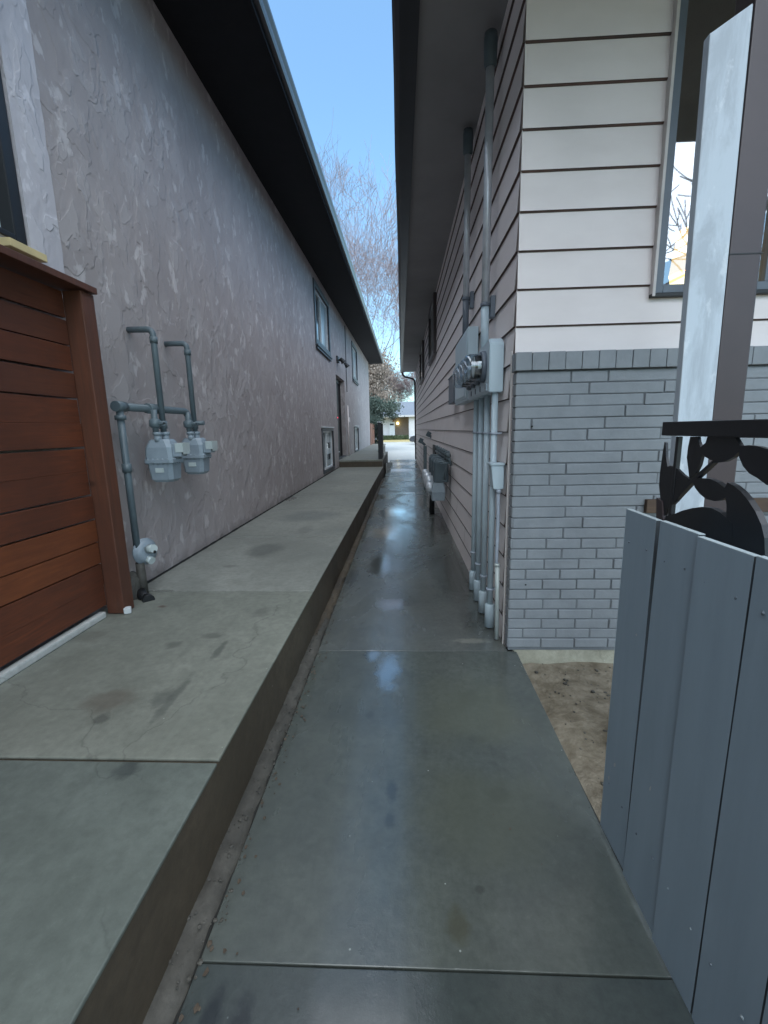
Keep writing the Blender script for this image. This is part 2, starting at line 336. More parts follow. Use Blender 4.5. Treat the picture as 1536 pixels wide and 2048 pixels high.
def quad(bm, *p): return bm.faces.new([bm.verts.new(q) for q in p])

def wloc(o):
    v = Vector((0, 0, 0))
    while o is not None: v += Vector(o.location); o = o.parent
    return v
def obj(name, bm, mat, parent=None, fixn=True):
    if fixn: bmesh.ops.recalc_face_normals(bm, faces=bm.faces)
    me = bpy.data.meshes.new(name)
    if parent is not None: bmesh.ops.translate(bm, vec=-wloc(parent), verts=bm.verts)
    bm.to_mesh(me); bm.free()
    for m in (mat if isinstance(mat, list) else [mat]): me.materials.append(M[m])
    o = bpy.data.objects.new(name, me); COL.objects.link(o); o.parent = parent
    return o
def thing(name, label, cat, loc, group=None):
    o = bpy.data.objects.new(name, None); COL.objects.link(o); o.location = loc
    o.empty_display_size = .1
    o['label'] = label; o['category'] = cat
    if group: o['group'] = group
    return o
def tag(o, label, cat, group=None, kind=None):
    o['label'] = label; o['category'] = cat
    if group: o['group'] = group
    if kind: o['kind'] = kind
    return o
def struct(name, bm, mat, label=None):
    o = obj(name, bm, mat); o['kind'] = 'structure'
    if label: o['label'] = label
    return o

# ------------------------------------------------------------------ ground, path, walkway
LX = -2.06                                   # left wall plane
def rx(y): return .700 - .0035 * (y - 2.9)   # right wall plane
def eL(y): return 5.01 + .0185 * y           # left eave height
EZ = 4.13                                    # right eave height

bm = BM(); n = 24
quad(bm, (-220, -120, -.16), (220, -120, -.16), (220, 400, -.16), (-220, 400, -.16)); struct('ground', bm, 'ground', 'bare ground around the houses')

# path slabs, each with slightly rounded edges and open joints
def slab(bm, xa, xb, y0, y1, z0, z1, g=.004, bev=.006):
    vs = box(bm, -1, 1, y0 + g, y1 - g, z0, z1, bev)
    for v in vs:
        t = (v.co.x + 1) / 2; v.co.x = xa(v.co.y) * (1 - t) + xb(v.co.y) * t
bm = BM()
def pl(y): return -.605
def pr(y):
    if y <= 2.86: return .748
    return rx(y) - .004
ys = [-3.0, -.9, .985, 2.80, 8.3, 13.5, 18, 22]
for a, b in zip(ys, ys[1:]):
    if a < 2.8 < b or abs(a - 2.80) < .01:
        pass
    slab(bm, pl, (lambda y: min(.752, .726 + .026 * max(0, y - .9))) if b <= 2.81 else (lambda y: rx(max(y, 2.9)) - .006), a, b, -.14, 0, .0022 if b < 3 and a > 0 else .0035, .003)
for f in bm.faces: f.smooth = False
struct('path', bm, 'path', 'wet grey concrete path running between the two houses')
bm = BM(); box(bm, -.62, .745, -3, 2.88, -.15, -.012); box(bm, -.62, .62, 2.88, 22, -.15, -.012)
struct('path_joints', bm, 'joint', 'dirt filled joints between the path slabs')

# crumbling strip of old concrete between kerb and path
bm = BM(); Y = -3.0; rows = []
while Y < 13.6:
    w = .055 * max(.25, 1 - Y / 9.0)
    xo = -.610 - .016 * mnoise.noise(Vector((Y * 4.1, 2, 0))) - .010 * mnoise.noise(Vector((Y * 11, 5, 0))) if Y < 9 else -.610
    rows.append((Y, xo)); Y += .025
top = [[bm.verts.new((-.70, y, .006 + .016 * mnoise.noise(Vector((y * 7, 0, 9))))), bm.verts.new((x - .045 + .012 * mnoise.noise(Vector((y * 13, 1, 1))), y, .006 + .018 * mnoise.noise(Vector((y * 9, 4, 1))))), bm.verts.new((x - .006, y, -.004)), bm.verts.new((x, y, -.03))] for y, x in rows]
for a, b in zip(top, top[1:]):
    for k in range(3): f_ = bm.faces.new((a[k], a[k + 1], b[k + 1], b[k])); f_.material_index = 1 if a[0].co.y > 3.0 + k * .3 else 0; f_.smooth = True
struct('kerb_strip', bm, ['strip', 'kerbface'], 'rough strip of old concrete at the foot of the raised walkway')

# raised walkway (slabs on top, kerb face), step and upper landing
WZ = .33
bm = BM()
jy = [-3.0, -.35, 1.375, 3.085, 4.8, 6.55, 8.3, 10.1, 12.0, 14.10]
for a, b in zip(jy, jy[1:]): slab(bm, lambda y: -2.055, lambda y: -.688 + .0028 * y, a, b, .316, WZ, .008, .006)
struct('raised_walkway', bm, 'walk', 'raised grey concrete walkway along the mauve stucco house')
bm = BM()
for i, (a, b) in enumerate(zip(jy, jy[1:])):
    vs = box(bm, -1, 1, a, b, -.14, .3155)
    for v in vs: v.co.x = -2.0 if v.co.x < 0 else -.692 + .0028 * v.co.y
vs = box(bm, -1, 1, 14.10, 19.2, -.14, .498)
for v in vs: v.co.x = LX + .01 if v.co.x < 0 else -.664
box(bm, LX + .01, -1.16, 19.2, 29, -.14, .498)
bmesh.ops.subdivide_edges(bm, edges=[e for e in bm.edges if e.calc_length() > 1.2], cuts=10)
struct('walkway_kerb', bm, 'kerbface', 'dark stained concrete kerb face below the raised walkway')
bm = BM(); slab(bm, lambda y: LX, lambda y: -.662, 14.095, 17.2, .50, .556, .003, .006); slab(bm, lambda y: LX, lambda y: -.662, 17.2, 19.2, .50, .556); slab(bm, lambda y: LX, lambda y: -1.155, 19.2, 24, .50, .556); slab(bm, lambda y: LX - 1.5 * (y > 28.2), lambda y: -1.155, 24, 30, .50, .556)
struct('upper_landing', bm, 'walk', 'raised concrete landing beyond the step')
# sloping kerb that runs down from the landing to the drive
bm = BM()
prism(bm, [(15.6, -.02), (15.6, .30), (16.0, .31), (19.4, .08), (19.4, -.02)], lambda a, b, t: (t + (a - 14.4) * .03, a, b), -.655, -.625)
struct('ramp_kerb', bm, 'apron', 'pale sloping kerb running down from the landing')
bm = BM(); box(bm, -24, 24, 22.0, 49.5, -.15, -.006); box(bm, -1.5, -.625, 19.25, 21.998, -.15, .01); struct('street', bm, 'apron', 'pale pavement and street beyond the alley')
bm = BM(); quad(bm, (-60, 49.3, -.04), (60, 49.3, -.04), (60, 64, .05), (-60, 64, .05)); struct('lawn', bm, 'lawn', 'yellowed winter lawn in front of the white house')
bm = BM(); box(bm, -24, 24, 49.2, 49.45, -.1, .1, .02); struct('street_kerb', bm, 'apron', 'kerb along the far side of the street')

# bare dirt patch between path and brick wall
bm = BM(); g = {}
for i in range(31):
    for j in range(61):
        x = .76 + i * .1; y = -3 + j * .1
        if j == 60: y = 2.99
        z = -.085 + .03 * mnoise.noise(Vector((x * 2.5, y * 2.5, 0))) + .012 * mnoise.noise(Vector((x * 11, y * 11, 3))) - .02 * (x < .85)
        g[i, j] = bm.verts.new((x, y, z))
for i in range(30):
    for j in range(60): bm.faces.new((g[i, j], g[i + 1, j], g[i + 1, j + 1], g[i, j + 1])).smooth = True
struct('dirt_bed', bm, 'dirt', 'bare brown dirt between the path and the brick wall')

bm = BM(); Y = 2.8; rows = []
while Y < 14.0:
    w_ = .010 + .014 * abs(mnoise.noise(Vector((Y * 5, 3, 0)))) + .008 * abs(mnoise.noise(Vector((Y * 17, 1, 0)))); rows.append((bm.verts.new((LX + .001, Y, WZ + .003 + w_ * .8)), bm.verts.new((LX + .004, Y, WZ + .0025)), bm.verts.new((LX + .006 + w_, Y, WZ + .0015)))); Y += .04
for a, b in zip(rows, rows[1:]):
    for k in range(2): bm.faces.new((a[k], a[k + 1], b[k + 1], b[k]))
struct('wall_joint', bm, 'joint', 'dark ragged joint between the raised walkway and the stucco wall')
# ------------------------------------------------------------------ left: stucco house
H1 = thing('stucco_house', 'mauve grey stucco house with black eaves on the left of the alley', 'house', (-7, 12, 0))
def wall_open(bm, x, y0, y1, z0, z1, opens, depth):
    ysx = sorted({y0, y1, *[o[0] for o in opens], *[o[1] for o in opens]}); zsx = sorted({z0, z1, *[o[2] for o in opens], *[o[3] for o in opens]})
    for a, b in zip(ysx, ysx[1:]):
        for c, d in zip(zsx, zsx[1:]):
            if any(o[0] <= a and b <= o[1] and o[2] <= c and d <= o[3] for o in opens): continue
            quad(bm, (x, a, c), (x, b, c), (x, b, d), (x, a, d))
    for (a, b, c, d) in opens:
        q = x - depth
        quad(bm, (x, a, c), (x, a, d), (q, a, d), (q, a, c)); quad(bm, (x, b, c), (q, b, c), (q, b, d), (x, b, d))
        quad(bm, (x, a, c), (q, a, c), (q, b, c), (x, b, c)); quad(bm, (x, a, d), (x, b, d), (q, b, d), (q, a, d))
OPN = [(11.12, 13.02, 3.68, 4.88), (14.12, 16.15, .556, 3.22), (11.32, 13.02, .47, 1.49), (18.95, 20.75, 3.72, 4.95), (18.85, 20.5, .62, 1.58), (1.3, 2.565, 2.53, 4.2)]
bm = BM(); wall_open(bm, LX, -6.2, 28, -.15, 5.75, OPN, .22)  # wall and eave carried on unseen behind the camera to shade the near floor
quad(bm, (LX, 28, -.15), (LX - 10, 28, -.15), (LX - 10, 28, 5.7), (LX, 28, 5.7)); quad(bm, (LX, -6.2, -.15), (LX, -6.2, 5.7), (LX - 10, -6.2, 5.7), (LX - 10, -6.2, -.15))
quad(bm, (LX - 10, -6.2, -.15), (LX - 10, -6.2, 5.7), (LX - 10, 28, 5.7), (LX - 10, 28, -.15))
obj('wall', bm, 'stucco', H1, False)
# pale stucco surround round the near window: rounded upper edge, ragged right side
bm = BM(); pts = []
for i in range(40):
    t = i / 39; z = 2.30 + t * 2.2
    w = 2.825 + .010 * mnoise.noise(Vector((z * 9, 1, 0))) + .008 * mnoise.noise(Vector((z * 25, 4, 0)))
    pts.append((w, z))
poly = [(2.575, 2.30)] + [(a, b) for a, b in pts] + [(2.575, 4.5)]
def surf(a, b, t): return (LX + t, a, b)
A = [bm.verts.new(surf(p[0], p[1], .0)) for p in poly]; B = [bm.verts.new((LX + .022, p[0] - (.015 if 0 < i < len(poly) - 1 else 0), p[1])) for i, p in enumerate(poly)]
for k in range(len(poly)): bm.faces.new((A[k], A[(k + 1) % len(poly)], B[(k + 1) % len(poly)], B[k]))
bm.faces.new(B)
o = obj('window_surround', bm, 'stucco_band', H1); o['label'] = 'paler lilac stucco band beside the near window'
# soffit, fascia, roof
bm = BM(); e0, e1 = -6.4, 28.75
quad(bm, (LX - .1, e0, eL(e0)), (-1.25, e0, eL(e0)), (-1.25, e1, eL(e1)), (LX - .1, e1, eL(e1)))
obj('soffit', bm, 'blackeave', H1, False)
bm = BM()
def along(bm, prof, y0, y1, ef, ny=1):
    rr = [[(x, y0 + (y1 - y0) * k / ny, z + ef(y0 + (y1 - y0) * k / ny)) for x, z in prof] for k in range(ny + 1)]; loft(bm, rr)
along(bm, [(-1.27, -.02), (-1.235, -.02), (-1.235, .20), (-1.27, .20)], e0, e1, eL); obj('fascia', bm, 'blackeave', H1)
bm = BM(); along(bm, [(-1.233, .03), (-1.185, .03), (-1.175, .05), (-1.172, .09), (-1.15, .125), (-1.148, .15), (-1.158, .15), (-1.165, .13), (-1.19, .09), (-1.233, .05)], e0 + .05, e1 - .05, eL); obj('gutter', bm, 'gutterL', H1)
bm = BM(); along(bm, [(-1.2, .16), (-1.2, .20), (-7.0, 2.35), (-12.6, .2), (-12.6, .1), (-7.0, 2.2)], e0, e1, eL); obj('roof', bm, 'roof', H1)
# gable end soffit board at the far end
bm = BM(); 
quad(bm, (LX, 28, eL(28)), (-1.25, 28.7, eL(28.7)), (-7, 28.7, eL(28.7) + 2.15), (-7, 28, eL(28) + 2.1)); obj('gable_board', bm, 'blackeave', H1, False)
def left_window(y0, y1, z0, z1, sill=True, slider=.5, blind=False, tw=.13):
    t = BM()   # dark trim, proud of the wall
    for (a, b, c, d) in ((y0 - tw, y0, z0 - tw, z1 + tw), (y1, y1 + tw, z0 - tw, z1 + tw), (y0, y1, z1, z1 + tw), (y0, y1, z0 - tw, z0)):
        box(t, LX - .02, LX + .028, a, b, c, d, .004)
    w = obj('window', t, 'trimL', H1)
    f = BM(); q = LX - .05; s = .045
    ym = y0 + (y1 - y0) * slider
    for (a, b, c, d) in ((y0, y0 + s, z0, z1), (y1 - s, y1, z0, z1), (y0 + s, y1 - s, z1 - s, z1), (y0 + s, y1 - s, z0, z0 + s), (ym - s / 2, ym + s / 2, z0 + s, z1 - s)):
        box(f, q - .04, q + .02, a, b, c, d, .004)
    obj('frame', f, 'vinyl', w)
    g = BM(); box(g, q - .03, q - .022, y0 + s, ym - s / 2, z0 + s, z1 - s); obj('pane', g, 'dglass', w)
    g = BM(); box(g, q - .02, q - .012, ym + s / 2, y1 - s, z0 + s, z1 - s); obj('pane', g, 'blind' if blind else 'dglass', w)
    if sill:
        g = BM(); 
        box(g, LX, LX + .07, y0 - tw - .02, y1 + tw + .02, z0 - tw - .045, z0 - tw - .004, .005); box(g, LX, LX + .05, y0 - tw, y1 + tw, z0 - tw - .10, z0 - tw - .06, .005); obj('sill', g, 'trimL', w)
    return w
w = left_window(*OPN[0], blind=True); w['label'] = 'upper sliding window nearest the camera'
w = left_window(*OPN[3], blind=True)
w = left_window(*OPN[2], sill=False, slider=.45, blind=True, tw=.07)
g = BM(); box(g, LX, LX + .05, 11.2, 13.12, 1.575, 1.60, .004); obj('drip_cap', g, 'vinyl', w)
g = BM()
for k, z in enumerate((.83, 1.15)): box(g, LX - .068, LX - .060, 12.15, 12.96, z - .14, z + .02)
obj('curtain', g, 'dglass', w)
w = left_window(*OPN[4], sill=False, blind=True, tw=.05)
g = BM(); box(g, LX, LX + .05, 18.8, 20.6, 1.66, 1.685, .004); obj('drip_cap', g, 'vinyl', w)
# near window, cut by the picture edge
f = BM(); y0, y1, z0, z1 = OPN[5]
for (a, b, c, d) in ((y1 - .075, y1, z0, z1), (y0, y0 + .075, z0, z1), (y0 + .075, y1 - .075, z1 - .075, z1), (y0 + .075, y1 - .075, z0, z0 + .03)): box(f, LX - .10, LX + .012, a, b, c, d, .005)
w = obj('window', f, 'dark', H1); w['label'] = 'near window with black frame'
g = BM(); box(g, LX - .07, LX - .06, y0 + .075, y1 - .075, z0 + .03, z1 - .075); obj('pane', g, 'blind', w)
g = BM(); box(g, LX - .02, LX + .085, 2.36, 2.60, 2.455, 2.495, .004); o = obj('sill', g, 'rawwood', w); o['label'] = 'bare yellow wood sill'
# door, recessed
f = BM(); q = LX - .20
for (a, b, c, d) in ((14.12, 14.24, .556, 3.22), (16.03, 16.15, .556, 3.22), (14.24, 16.03, 3.08, 3.22)): box(f, q, q + .05, a, b, c, d, .005)
DR = obj('door', f, 'dark', H1)
g = BM(); box(g, q - .02, q + .015, 14.24, 16.03, .57, 3.08, .003); obj('door_leaf', g, 'dark', DR)
g = BM(); box(g, q + .0152, q + .05, 15.0, 15.045, .75, 3.0, .003); box(g, q + .0152, q + .05, 15.045, 15.4, .75, .79, .003); obj('storm_frame', g, 'vinyl', DR)
g = BM(); bmesh.ops.create_icosphere(g, subdivisions=2, radius=.02, matrix=Matrix.Translation((q + .07, 15.03, 1.92))); obj('lock_light', g, 'led', DR)
g = BM(); box(g, q + .05, LX - .005, 14.125, 16.145, .556, .60, .004); obj('threshold', g, 'trimL', DR)
# vertical control joint / cable and meter stub
t = BM(); cab = [(LX + .012, 16.75 + .02 * math.sin(k * 2.2), 5.2 - k * .33) for k in range(8)]; tube(t, cab, .014, 6)
tag(obj('cable', t, 'trimL'), 'thin dark cable hanging down the stucco wall past the floodlight', 'cable')
t = BM(); tube(t, [(LX + .02, 16.75, .56), (LX + .02, 16.75, 2.4)], .022, 8); box(t, LX, LX + .04, 16.95, 17.15, 1.80, 1.98, .004)
tag(obj('wall_conduit', t, 'siding'), 'pale vertical conduit with small box right of the dark door', 'conduit')

# floodlight above door
F = thing('floodlight', 'black twin head floodlight above the dark door on the stucco wall', 'floodlight', (LX, 15.0, 3.66))
bm = BM(); box(bm, LX, LX + .05, 14.35, 14.75, 3.62, 3.80, .012); tube(bm, [(LX + .05, 14.55, 3.70), (LX + .14, 14.55, 3.70), (LX + .16, 14.3, 3.66)], .022, 8); tube(bm, [(LX + .05, 14.6, 3.70), (LX + .16, 14.75, 3.68), (LX + .18, 15.1, 3.62)], .022, 8); obj('bracket', bm, 'dark', F)
for y in (14.2, 15.2):
    bm = BM(); d = Vector((.55, .15, -.8)).normalized(); c = Vector((LX + .19, y, 3.66)); tube(bm, [c - d * .05, c, c + d * .10, c + d * .12], [.03, .05, .085, .08], 12); obj('lamp_head', bm, 'dark', F)

# ------------------------------------------------------------------ left gas meters and piping
def gas_meter(cx, cy, zt, s, label, mats=('meter', 'meter', 'cover'), side=1, group='gas meters on the stucco wall'):
    T = thing('gas_meter', label, 'gas meter', (cx, cy, zt - .33), group)
    hx, hy = .105 * s, .095 * s; zb = zt - .325 * s; zm = zt - .165 * s
    b = BM(); loft(b, [octo(cx, cy, zm + .012, hx, hy, .02), octo(cx, cy, zt - .06, hx * .97, hy * .97, .025), octo(cx, cy, zt - .015, hx * .80, hy * .8, .03), octo(cx, cy, zt, hx * .70, hy * .70, .03)]); obj('upper_case', b, mats[0], T)
    b = BM(); loft(b, [octo(cx, cy, zb, hx * .70, hy * .70, .03), octo(cx, cy, zb + .02, hx * .86, hy * .86, .028), octo(cx, cy, zm - .012, hx * .93, hy * .93, .02)]); obj('lower_case', b, mats[1], T)
    b = BM(); loft(b, [octo(cx, cy, zm - .012, hx * 1.07, hy * 1.07, .02), octo(cx, cy, zm + .012, hx * 1.07, hy * 1.07, .02)])
    for k in range(-2, 3):
        for sx in (-1, 1): tube(b, [(cx + sx * hx * 1.0, cy + k * .035 * s, zm - .022), (cx + sx * hx * 1.0, cy + k * .035 * s, zm + .022)], .007, 6)
        for sy in (-1, 1): tube(b, [(cx + k * .038 * s, cy + sy * hy * 1.0, zm - .022), (cx + k * .038 * s, cy + sy * hy * 1.0, zm + .022)], .007, 6)
    obj('flange', b, mats[0], T)
    xf = cx + side * hx
    b = BM(); box(b, xf - side * .012, xf + side * .06, cy - .05, cy + .05, zm + .03, zt - .035, .008); obj('index_box', b, mats[0], T)
    b = BM(); prism(b, [(-.056, zt - .03), (.056, zt - .03), (.056, zt - .10), (.045, zt - .10), (.045, zt - .042), (-.045, zt - .042), (-.045, zt - .10), (-.056, zt - .10)], lambda u, z, t: (xf + side * t, cy + u, z), .02, .080)
    prism(b, [(-.045, zt - .042), (.045, zt - .042), (.045, zt - .115), (-.045, zt - .115)], lambda u, z, t: (xf + side * t, cy + u, z), .073, .080); obj('index_cover', b, mats[2], T)
    b = BM(); box(b, xf + side * .0615, xf + side * .064, cy - .034, cy + .034, zm + .05, zm + .10, .001); obj('dial', b, 'dark', T)
    b = BM(); box(b, cx - .03, cx + .035, cy - hy * .93 - .002, cy - hy * .93 + .004, zm - .085, zm - .05, .001); obj('number_plate', b, 'cover', T)
    for sy in (-1, 1):
        b = BM(); tube(b, [(cx, cy + sy * .055 * s, zt - .02), (cx, cy + sy * .055 * s, zt + .03)], .027 * s, 12); tube(b, [(cx, cy + sy * .055 * s, zt + .03), (cx, cy + sy * .055 * s, zt + .055)], .034 * s, 6); obj('coupling', b, mats[0], T)
    return T
gas_meter(-1.86, 3.37, 1.46, 1.0, 'light grey gas meter nearest the brown fence post')
gas_meter(-1.86, 3.90, 1.46, .98, 'right hand gas meter with white cover, farther from the brown fence')
P = thing('gas_piping', 'teal grey gas riser and manifold feeding the two meters on the stucco wall', 'pipe', (-1.9, 3.0, .33))
b = BM(); tube(b, elbow((-1.93, 3.0, 1.66), (-1.93, 3.0, 1.685), (-1.93, 3.05, 1.685), .02), .026, 12); tube(b, [(-1.93, 3.0, .62), (-1.93, 3.0, 1.70)], .0235, 12); tube(b, [(-1.93, 3.0, 1.24), (-1.93, 3.0, 1.30)], .031, 12); tube(b, [(-1.93, 3.0, 1.60), (-1.93, 3.0, 1.63)], .036, 12); obj('riser', b, 'pipe', P)
b = BM(); tube(b, elbow((-1.93, 2.97, 1.69), (-1.89, 3.88, 1.69), (-1.87, 3.86, 1.6), .06), .028, 12); tube(b, [(-1.91, 3.30, 1.69), (-1.91, 3.44, 1.69)], .038, 12); tube(b, [(-1.93, 2.96, 1.69), (-1.93, 3.06, 1.69)], .036, 12); obj('manifold', b, 'pipe', P)
for yy in (3.315, 3.845):
    b = BM(); tube(b, [(-1.87, yy, 1.50), (-1.87, yy, 1.68)], .022, 12); tube(b, [(-1.87, yy, 1.545), (-1.87, yy, 1.56), (-1.87, yy, 1.60), (-1.87, yy, 1.615)], [.026, .042, .042, .026], 14)
    tube(b, [(-1.87, yy, 1.58), (-1.80, yy, 1.58)], [.02, .012], 8); box(b, -1.835, -1.80, yy - .03, yy + .03, 1.572, 1.588, .003); obj('valve', b, 'pipe', P)
for yy, zz, tp in ((3.425, 1.50, 2.275), (3.955, 1.50, 2.27)):
    b = BM(); tube(b, elbow((-1.87, yy, zz), (-1.87, yy, tp), (LX - .01, yy, tp), .05, 6), .0225, 12); tube(b, [(-1.87, yy, zz + .04), (-1.87, yy, zz + .10)], .031, 12); tube(b, [(-1.87, yy, tp - .10), (-1.87, yy, tp - .055)], .028, 12)
    if zz == 1.50 and yy > 3.9: tube(b, [(-1.93, yy, 1.59), (-1.78, yy, 1.59)], .02, 8)
    obj('outlet_pipe', b, 'pipe', P)
R = thing('pressure_regulator', 'pale round gas regulator low on the stucco wall beside the brown fence post', 'regulator', (-1.9, 3.0, .6))
b = BM(); ax = Vector((.93, -.36, .05)).normalized(); c = Vector((-1.91, 3.05, .655))
tube(b, [c - ax * .03, c - ax * .01, c, c + ax * .012, c + ax * .014, c + ax * .03, c + ax * .042], [.05, .084, .098, .098, .084, .078, .05], 28); obj('diaphragm_case', b, 'meter', R)
b = BM(); tube(b, [c + ax * .04 + Vector((0, .0, .02)), c + ax * .105 + Vector((0, .0, .025))], .03, 14); tube(b, [c + ax * .02 + Vector((0, 0, -.05)), c + ax * .07 + Vector((0, .0, -.07))], .028, 14); obj('vent_cap', b, 'cover', R)
b = BM(); tube(b, [c + ax * .03, c + ax * .11], .012, 8); obj('stem', b, 'dark', R)
b = BM(); tube(b, [(-1.93, 3.01, .34), (-1.93, 3.01, .58)], [.035, .03], 10); obj('inlet_pipe', b, 'strip', R)
b = BM(); tube(b, [(-1.93, 2.98, .37), (-1.90, 2.95, .345), (-1.83, 2.90, .337)], [.034, .036, .03], 12); tube(b, [(-1.855, 2.925, .34), (-1.82, 2.89, .337)], [.038, .04], 12)
tag(obj('drain_elbow', b, 'dark'), 'short black pipe elbow lying at the foot of the stucco wall by the fence post', 'pipe')
# dirty lump of mortar at wall foot
b = BM(); bmesh.ops.create_icosphere(b, subdivisions=3, radius=1, matrix=Matrix.Translation((-1.99, 2.99, .36)) @ Matrix.Diagonal((.07, .09, .16, 1)))
for v in b.verts: v.co += Vector(mnoise.noise_vector(v.co * 14)) * .018
tag(obj('mortar_lump', b, 'strip'), 'lump of dirty mortar at the foot of the gas riser', 'mortar')

# ------------------------------------------------------------------ left: brown wood fence
FN = thing('wooden_fence', 'red brown stained fence of horizontal boards beside the raised walkway', 'fence', (-1.95, 1.6, .33))
b = BM(); box(b, -1.97, -1.855, 2.665, 2.775, .335, 2.33, .006); obj('post', b, 'fencepost', FN)
b = BM(); box(b, -1.97, -1.855, .35, .46, .335, 2.33, .006); obj('post', b, 'fencepost', FN)
b = BM(); zz = .40; k = 0
while zz < 2.28:
    hgt = .142 + random.uniform(-.006, .006); yo = random.uniform(-.004, .004)
    n0 = len(b.faces)
    box(b, -1.985 + yo, -1.962 + yo, -1.5, 2.66, zz, zz + hgt, .003, Matrix.Rotation(random.uniform(-.003, .003), 3, 'X')); b.faces.ensure_lookup_table()
    for f_ in b.faces[n0:]: f_.material_index = [0, 0, 2, 2, 0, 0, 0, 0, 0, 1, 0, 1, 0][min(k, 12)]
    k += 1; zz += hgt + random.uniform(.004, .010)
obj('board_panel', b, ['fence', 'fence_dark', 'fence_orange'], FN)
b = BM(); box(b, -2.0, -1.835, -1.5, 2.785, 2.335, 2.372, .004); obj('cap_rail', b, 'fencepost', FN)
b = BM(); box(b, -1.995, -1.945, -1.5, 2.62, .331, .372, .01)
tag(obj('fence_footing', b, 'apron'), 'pale concrete edging strip under the brown fence', 'kerb')
b = BM(); box(b, -1.865, -1.82, 2.66, 2.70, .333, .375, .008, Matrix.Rotation(.5, 3, 'Z'))
tag(obj('wood_offcut', b, 'chip'), 'small pale block lying at the foot of the brown fence post', 'block')

# ------------------------------------------------------------------ right: siding house
H2 = thing('siding_house', 'pale lap sided house with grey painted brick corner on the right of the alley', 'house', (3, 12, 0))
SP = .2115; Z0 = 1.470 - 7 * SP; LIP = .014
zs = [Z0 + SP * k for k in range(0, 21)]
def lap(bm, P, z0, z1, zlo, zhi, u0, u1):
    # one lap board between u0,u1 clipped to zlo..zhi; P(u, out, z) -> point; board is proud LIP at its lower edge
    zlo = max(zlo, z0); zhi = min(zhi, z1)
    if zhi - zlo < .002: return
    f = lambda z: LIP * (1 - (z - z0) / (z1 - z0))
    a, c = bm.verts.new(P(u0, f(zlo), zlo)), bm.verts.new(P(u1, f(zlo), zlo)); d, e = bm.verts.new(P(u1, f(zhi), zhi)), bm.verts.new(P(u0, f(zhi), zhi))
    bm.faces.new((a, c, d, e)).material_index = 0
    if abs(zlo - z0) < .001:   # lower edge of board and the dirt and shadow line under it
        g, h = bm.verts.new(P(u0, -.001, z0)), bm.verts.new(P(u1, -.001, z0)); bm.faces.new((g, h, c, a)).material_index = 1
bm = BM(); Pw = lambda u, o, z: (rx(u) - o, u, z)
for z0, z1 in zip(zs, zs[1:]):
    lap(bm, Pw, z0, z1, -.1, EZ + .02, 2.985 if z1 < 1.95 else 2.90, 21.5)
obj('side_wall', bm, ['siding', 'lip'], H2, False)
bm = BM(); Pg = lambda u, o, z: (u, 2.90 - o, z)
WX0, WX1, WZ0, WZ1 = 1.50, 3.25, 2.262, 4.0
for z0, z1 in zip(zs, zs[1:]):
    if z1 < 1.85: continue
    for (a, c_, lo, hi) in ((.70, 5.5, 0, WZ0), (.70, WX0, WZ0, WZ1), (WX1, 5.5, WZ0, WZ1), (.70, 5.5, WZ1, 5)): lap(bm, Pg, z0, z1, lo, hi, a, c_)
obj('front_wall', bm, ['siding', 'lip'], H2, False)
# dark strips tucked under each lap: dirt, with the shadow line painted in
bm = BM()
for z in zs:
    if z < .05: continue
    gh = .006 + max(0, 1.5 - z) * .020
    if z < 4.1: loft(bm, [[(rx(y) - a, y, zz) for a, zz in ((.001, z - gh), (.0045, z - gh), (.0085, z - .001), (.001, z - .001))] for y in (2.986 if z < 1.95 else 2.903, 21.5)])
    if z > 1.95 and z < 4.1:
        for (a, c_) in (((.703, WX0 - .01), (WX1, 5.5)) if WZ0 < z < WZ1 else ((.703, 5.5),)):
            loft(bm, [[(u, 2.90 - o, zz) for o, zz in ((.001, z - .008), (.0065, z - .008), (.0105, z - .001), (.001, z - .001))] for u in (a, c_)])
obj('lap_shadow_gap', bm, 'lip', H2)
# small lap joiner tabs at the corner boards
bm = BM()
for z0, z1 in zip(zs, zs[1:]):
    if z1 < 1.95 or z0 > 4: continue
    loft(bm, [[(.715, 2.8985 - LIP, z0 + .001), (.742, 2.8985 - LIP, z0 + .001), (.742, 2.8985, z1 - .012), (.715, 2.8985, z1 - .012)], [(.715, 2.9, z0 + .001), (.742, 2.9, z0 + .001), (.742, 2.9005, z1 - .012), (.715, 2.9005, z1 - .012)]])
obj('joiner_tabs', bm, 'siding', H2)
for (y, k) in ((3.4, 4), (5.6, 2), (4.4, 5), (6.1, 9), (3.75, 12), (5.3, 13), (7.4, 6), (8.3, 10), (4.9, 1), (7.9, 3)):
    bm = BM(); z = zs[k]; loft(bm, [[(rx(y) - LIP * (1 - t) - b_, y + a, z + SP * t) for a, b_ in ((0, -.002), (0, .0006), (.004, .0006), (.004, -.002))] for t in (.01, .94)]); obj('butt_joint', bm, 'lip', H2)
# corner board behind conduits, pale caulk line
bm = BM(); box(bm, rx(2.96) - .019, rx(2.96) - .0185 + .0075, 2.905, 2.925, .0, 1.96, .002); obj('corner_trim', bm, 'caulk', H2)
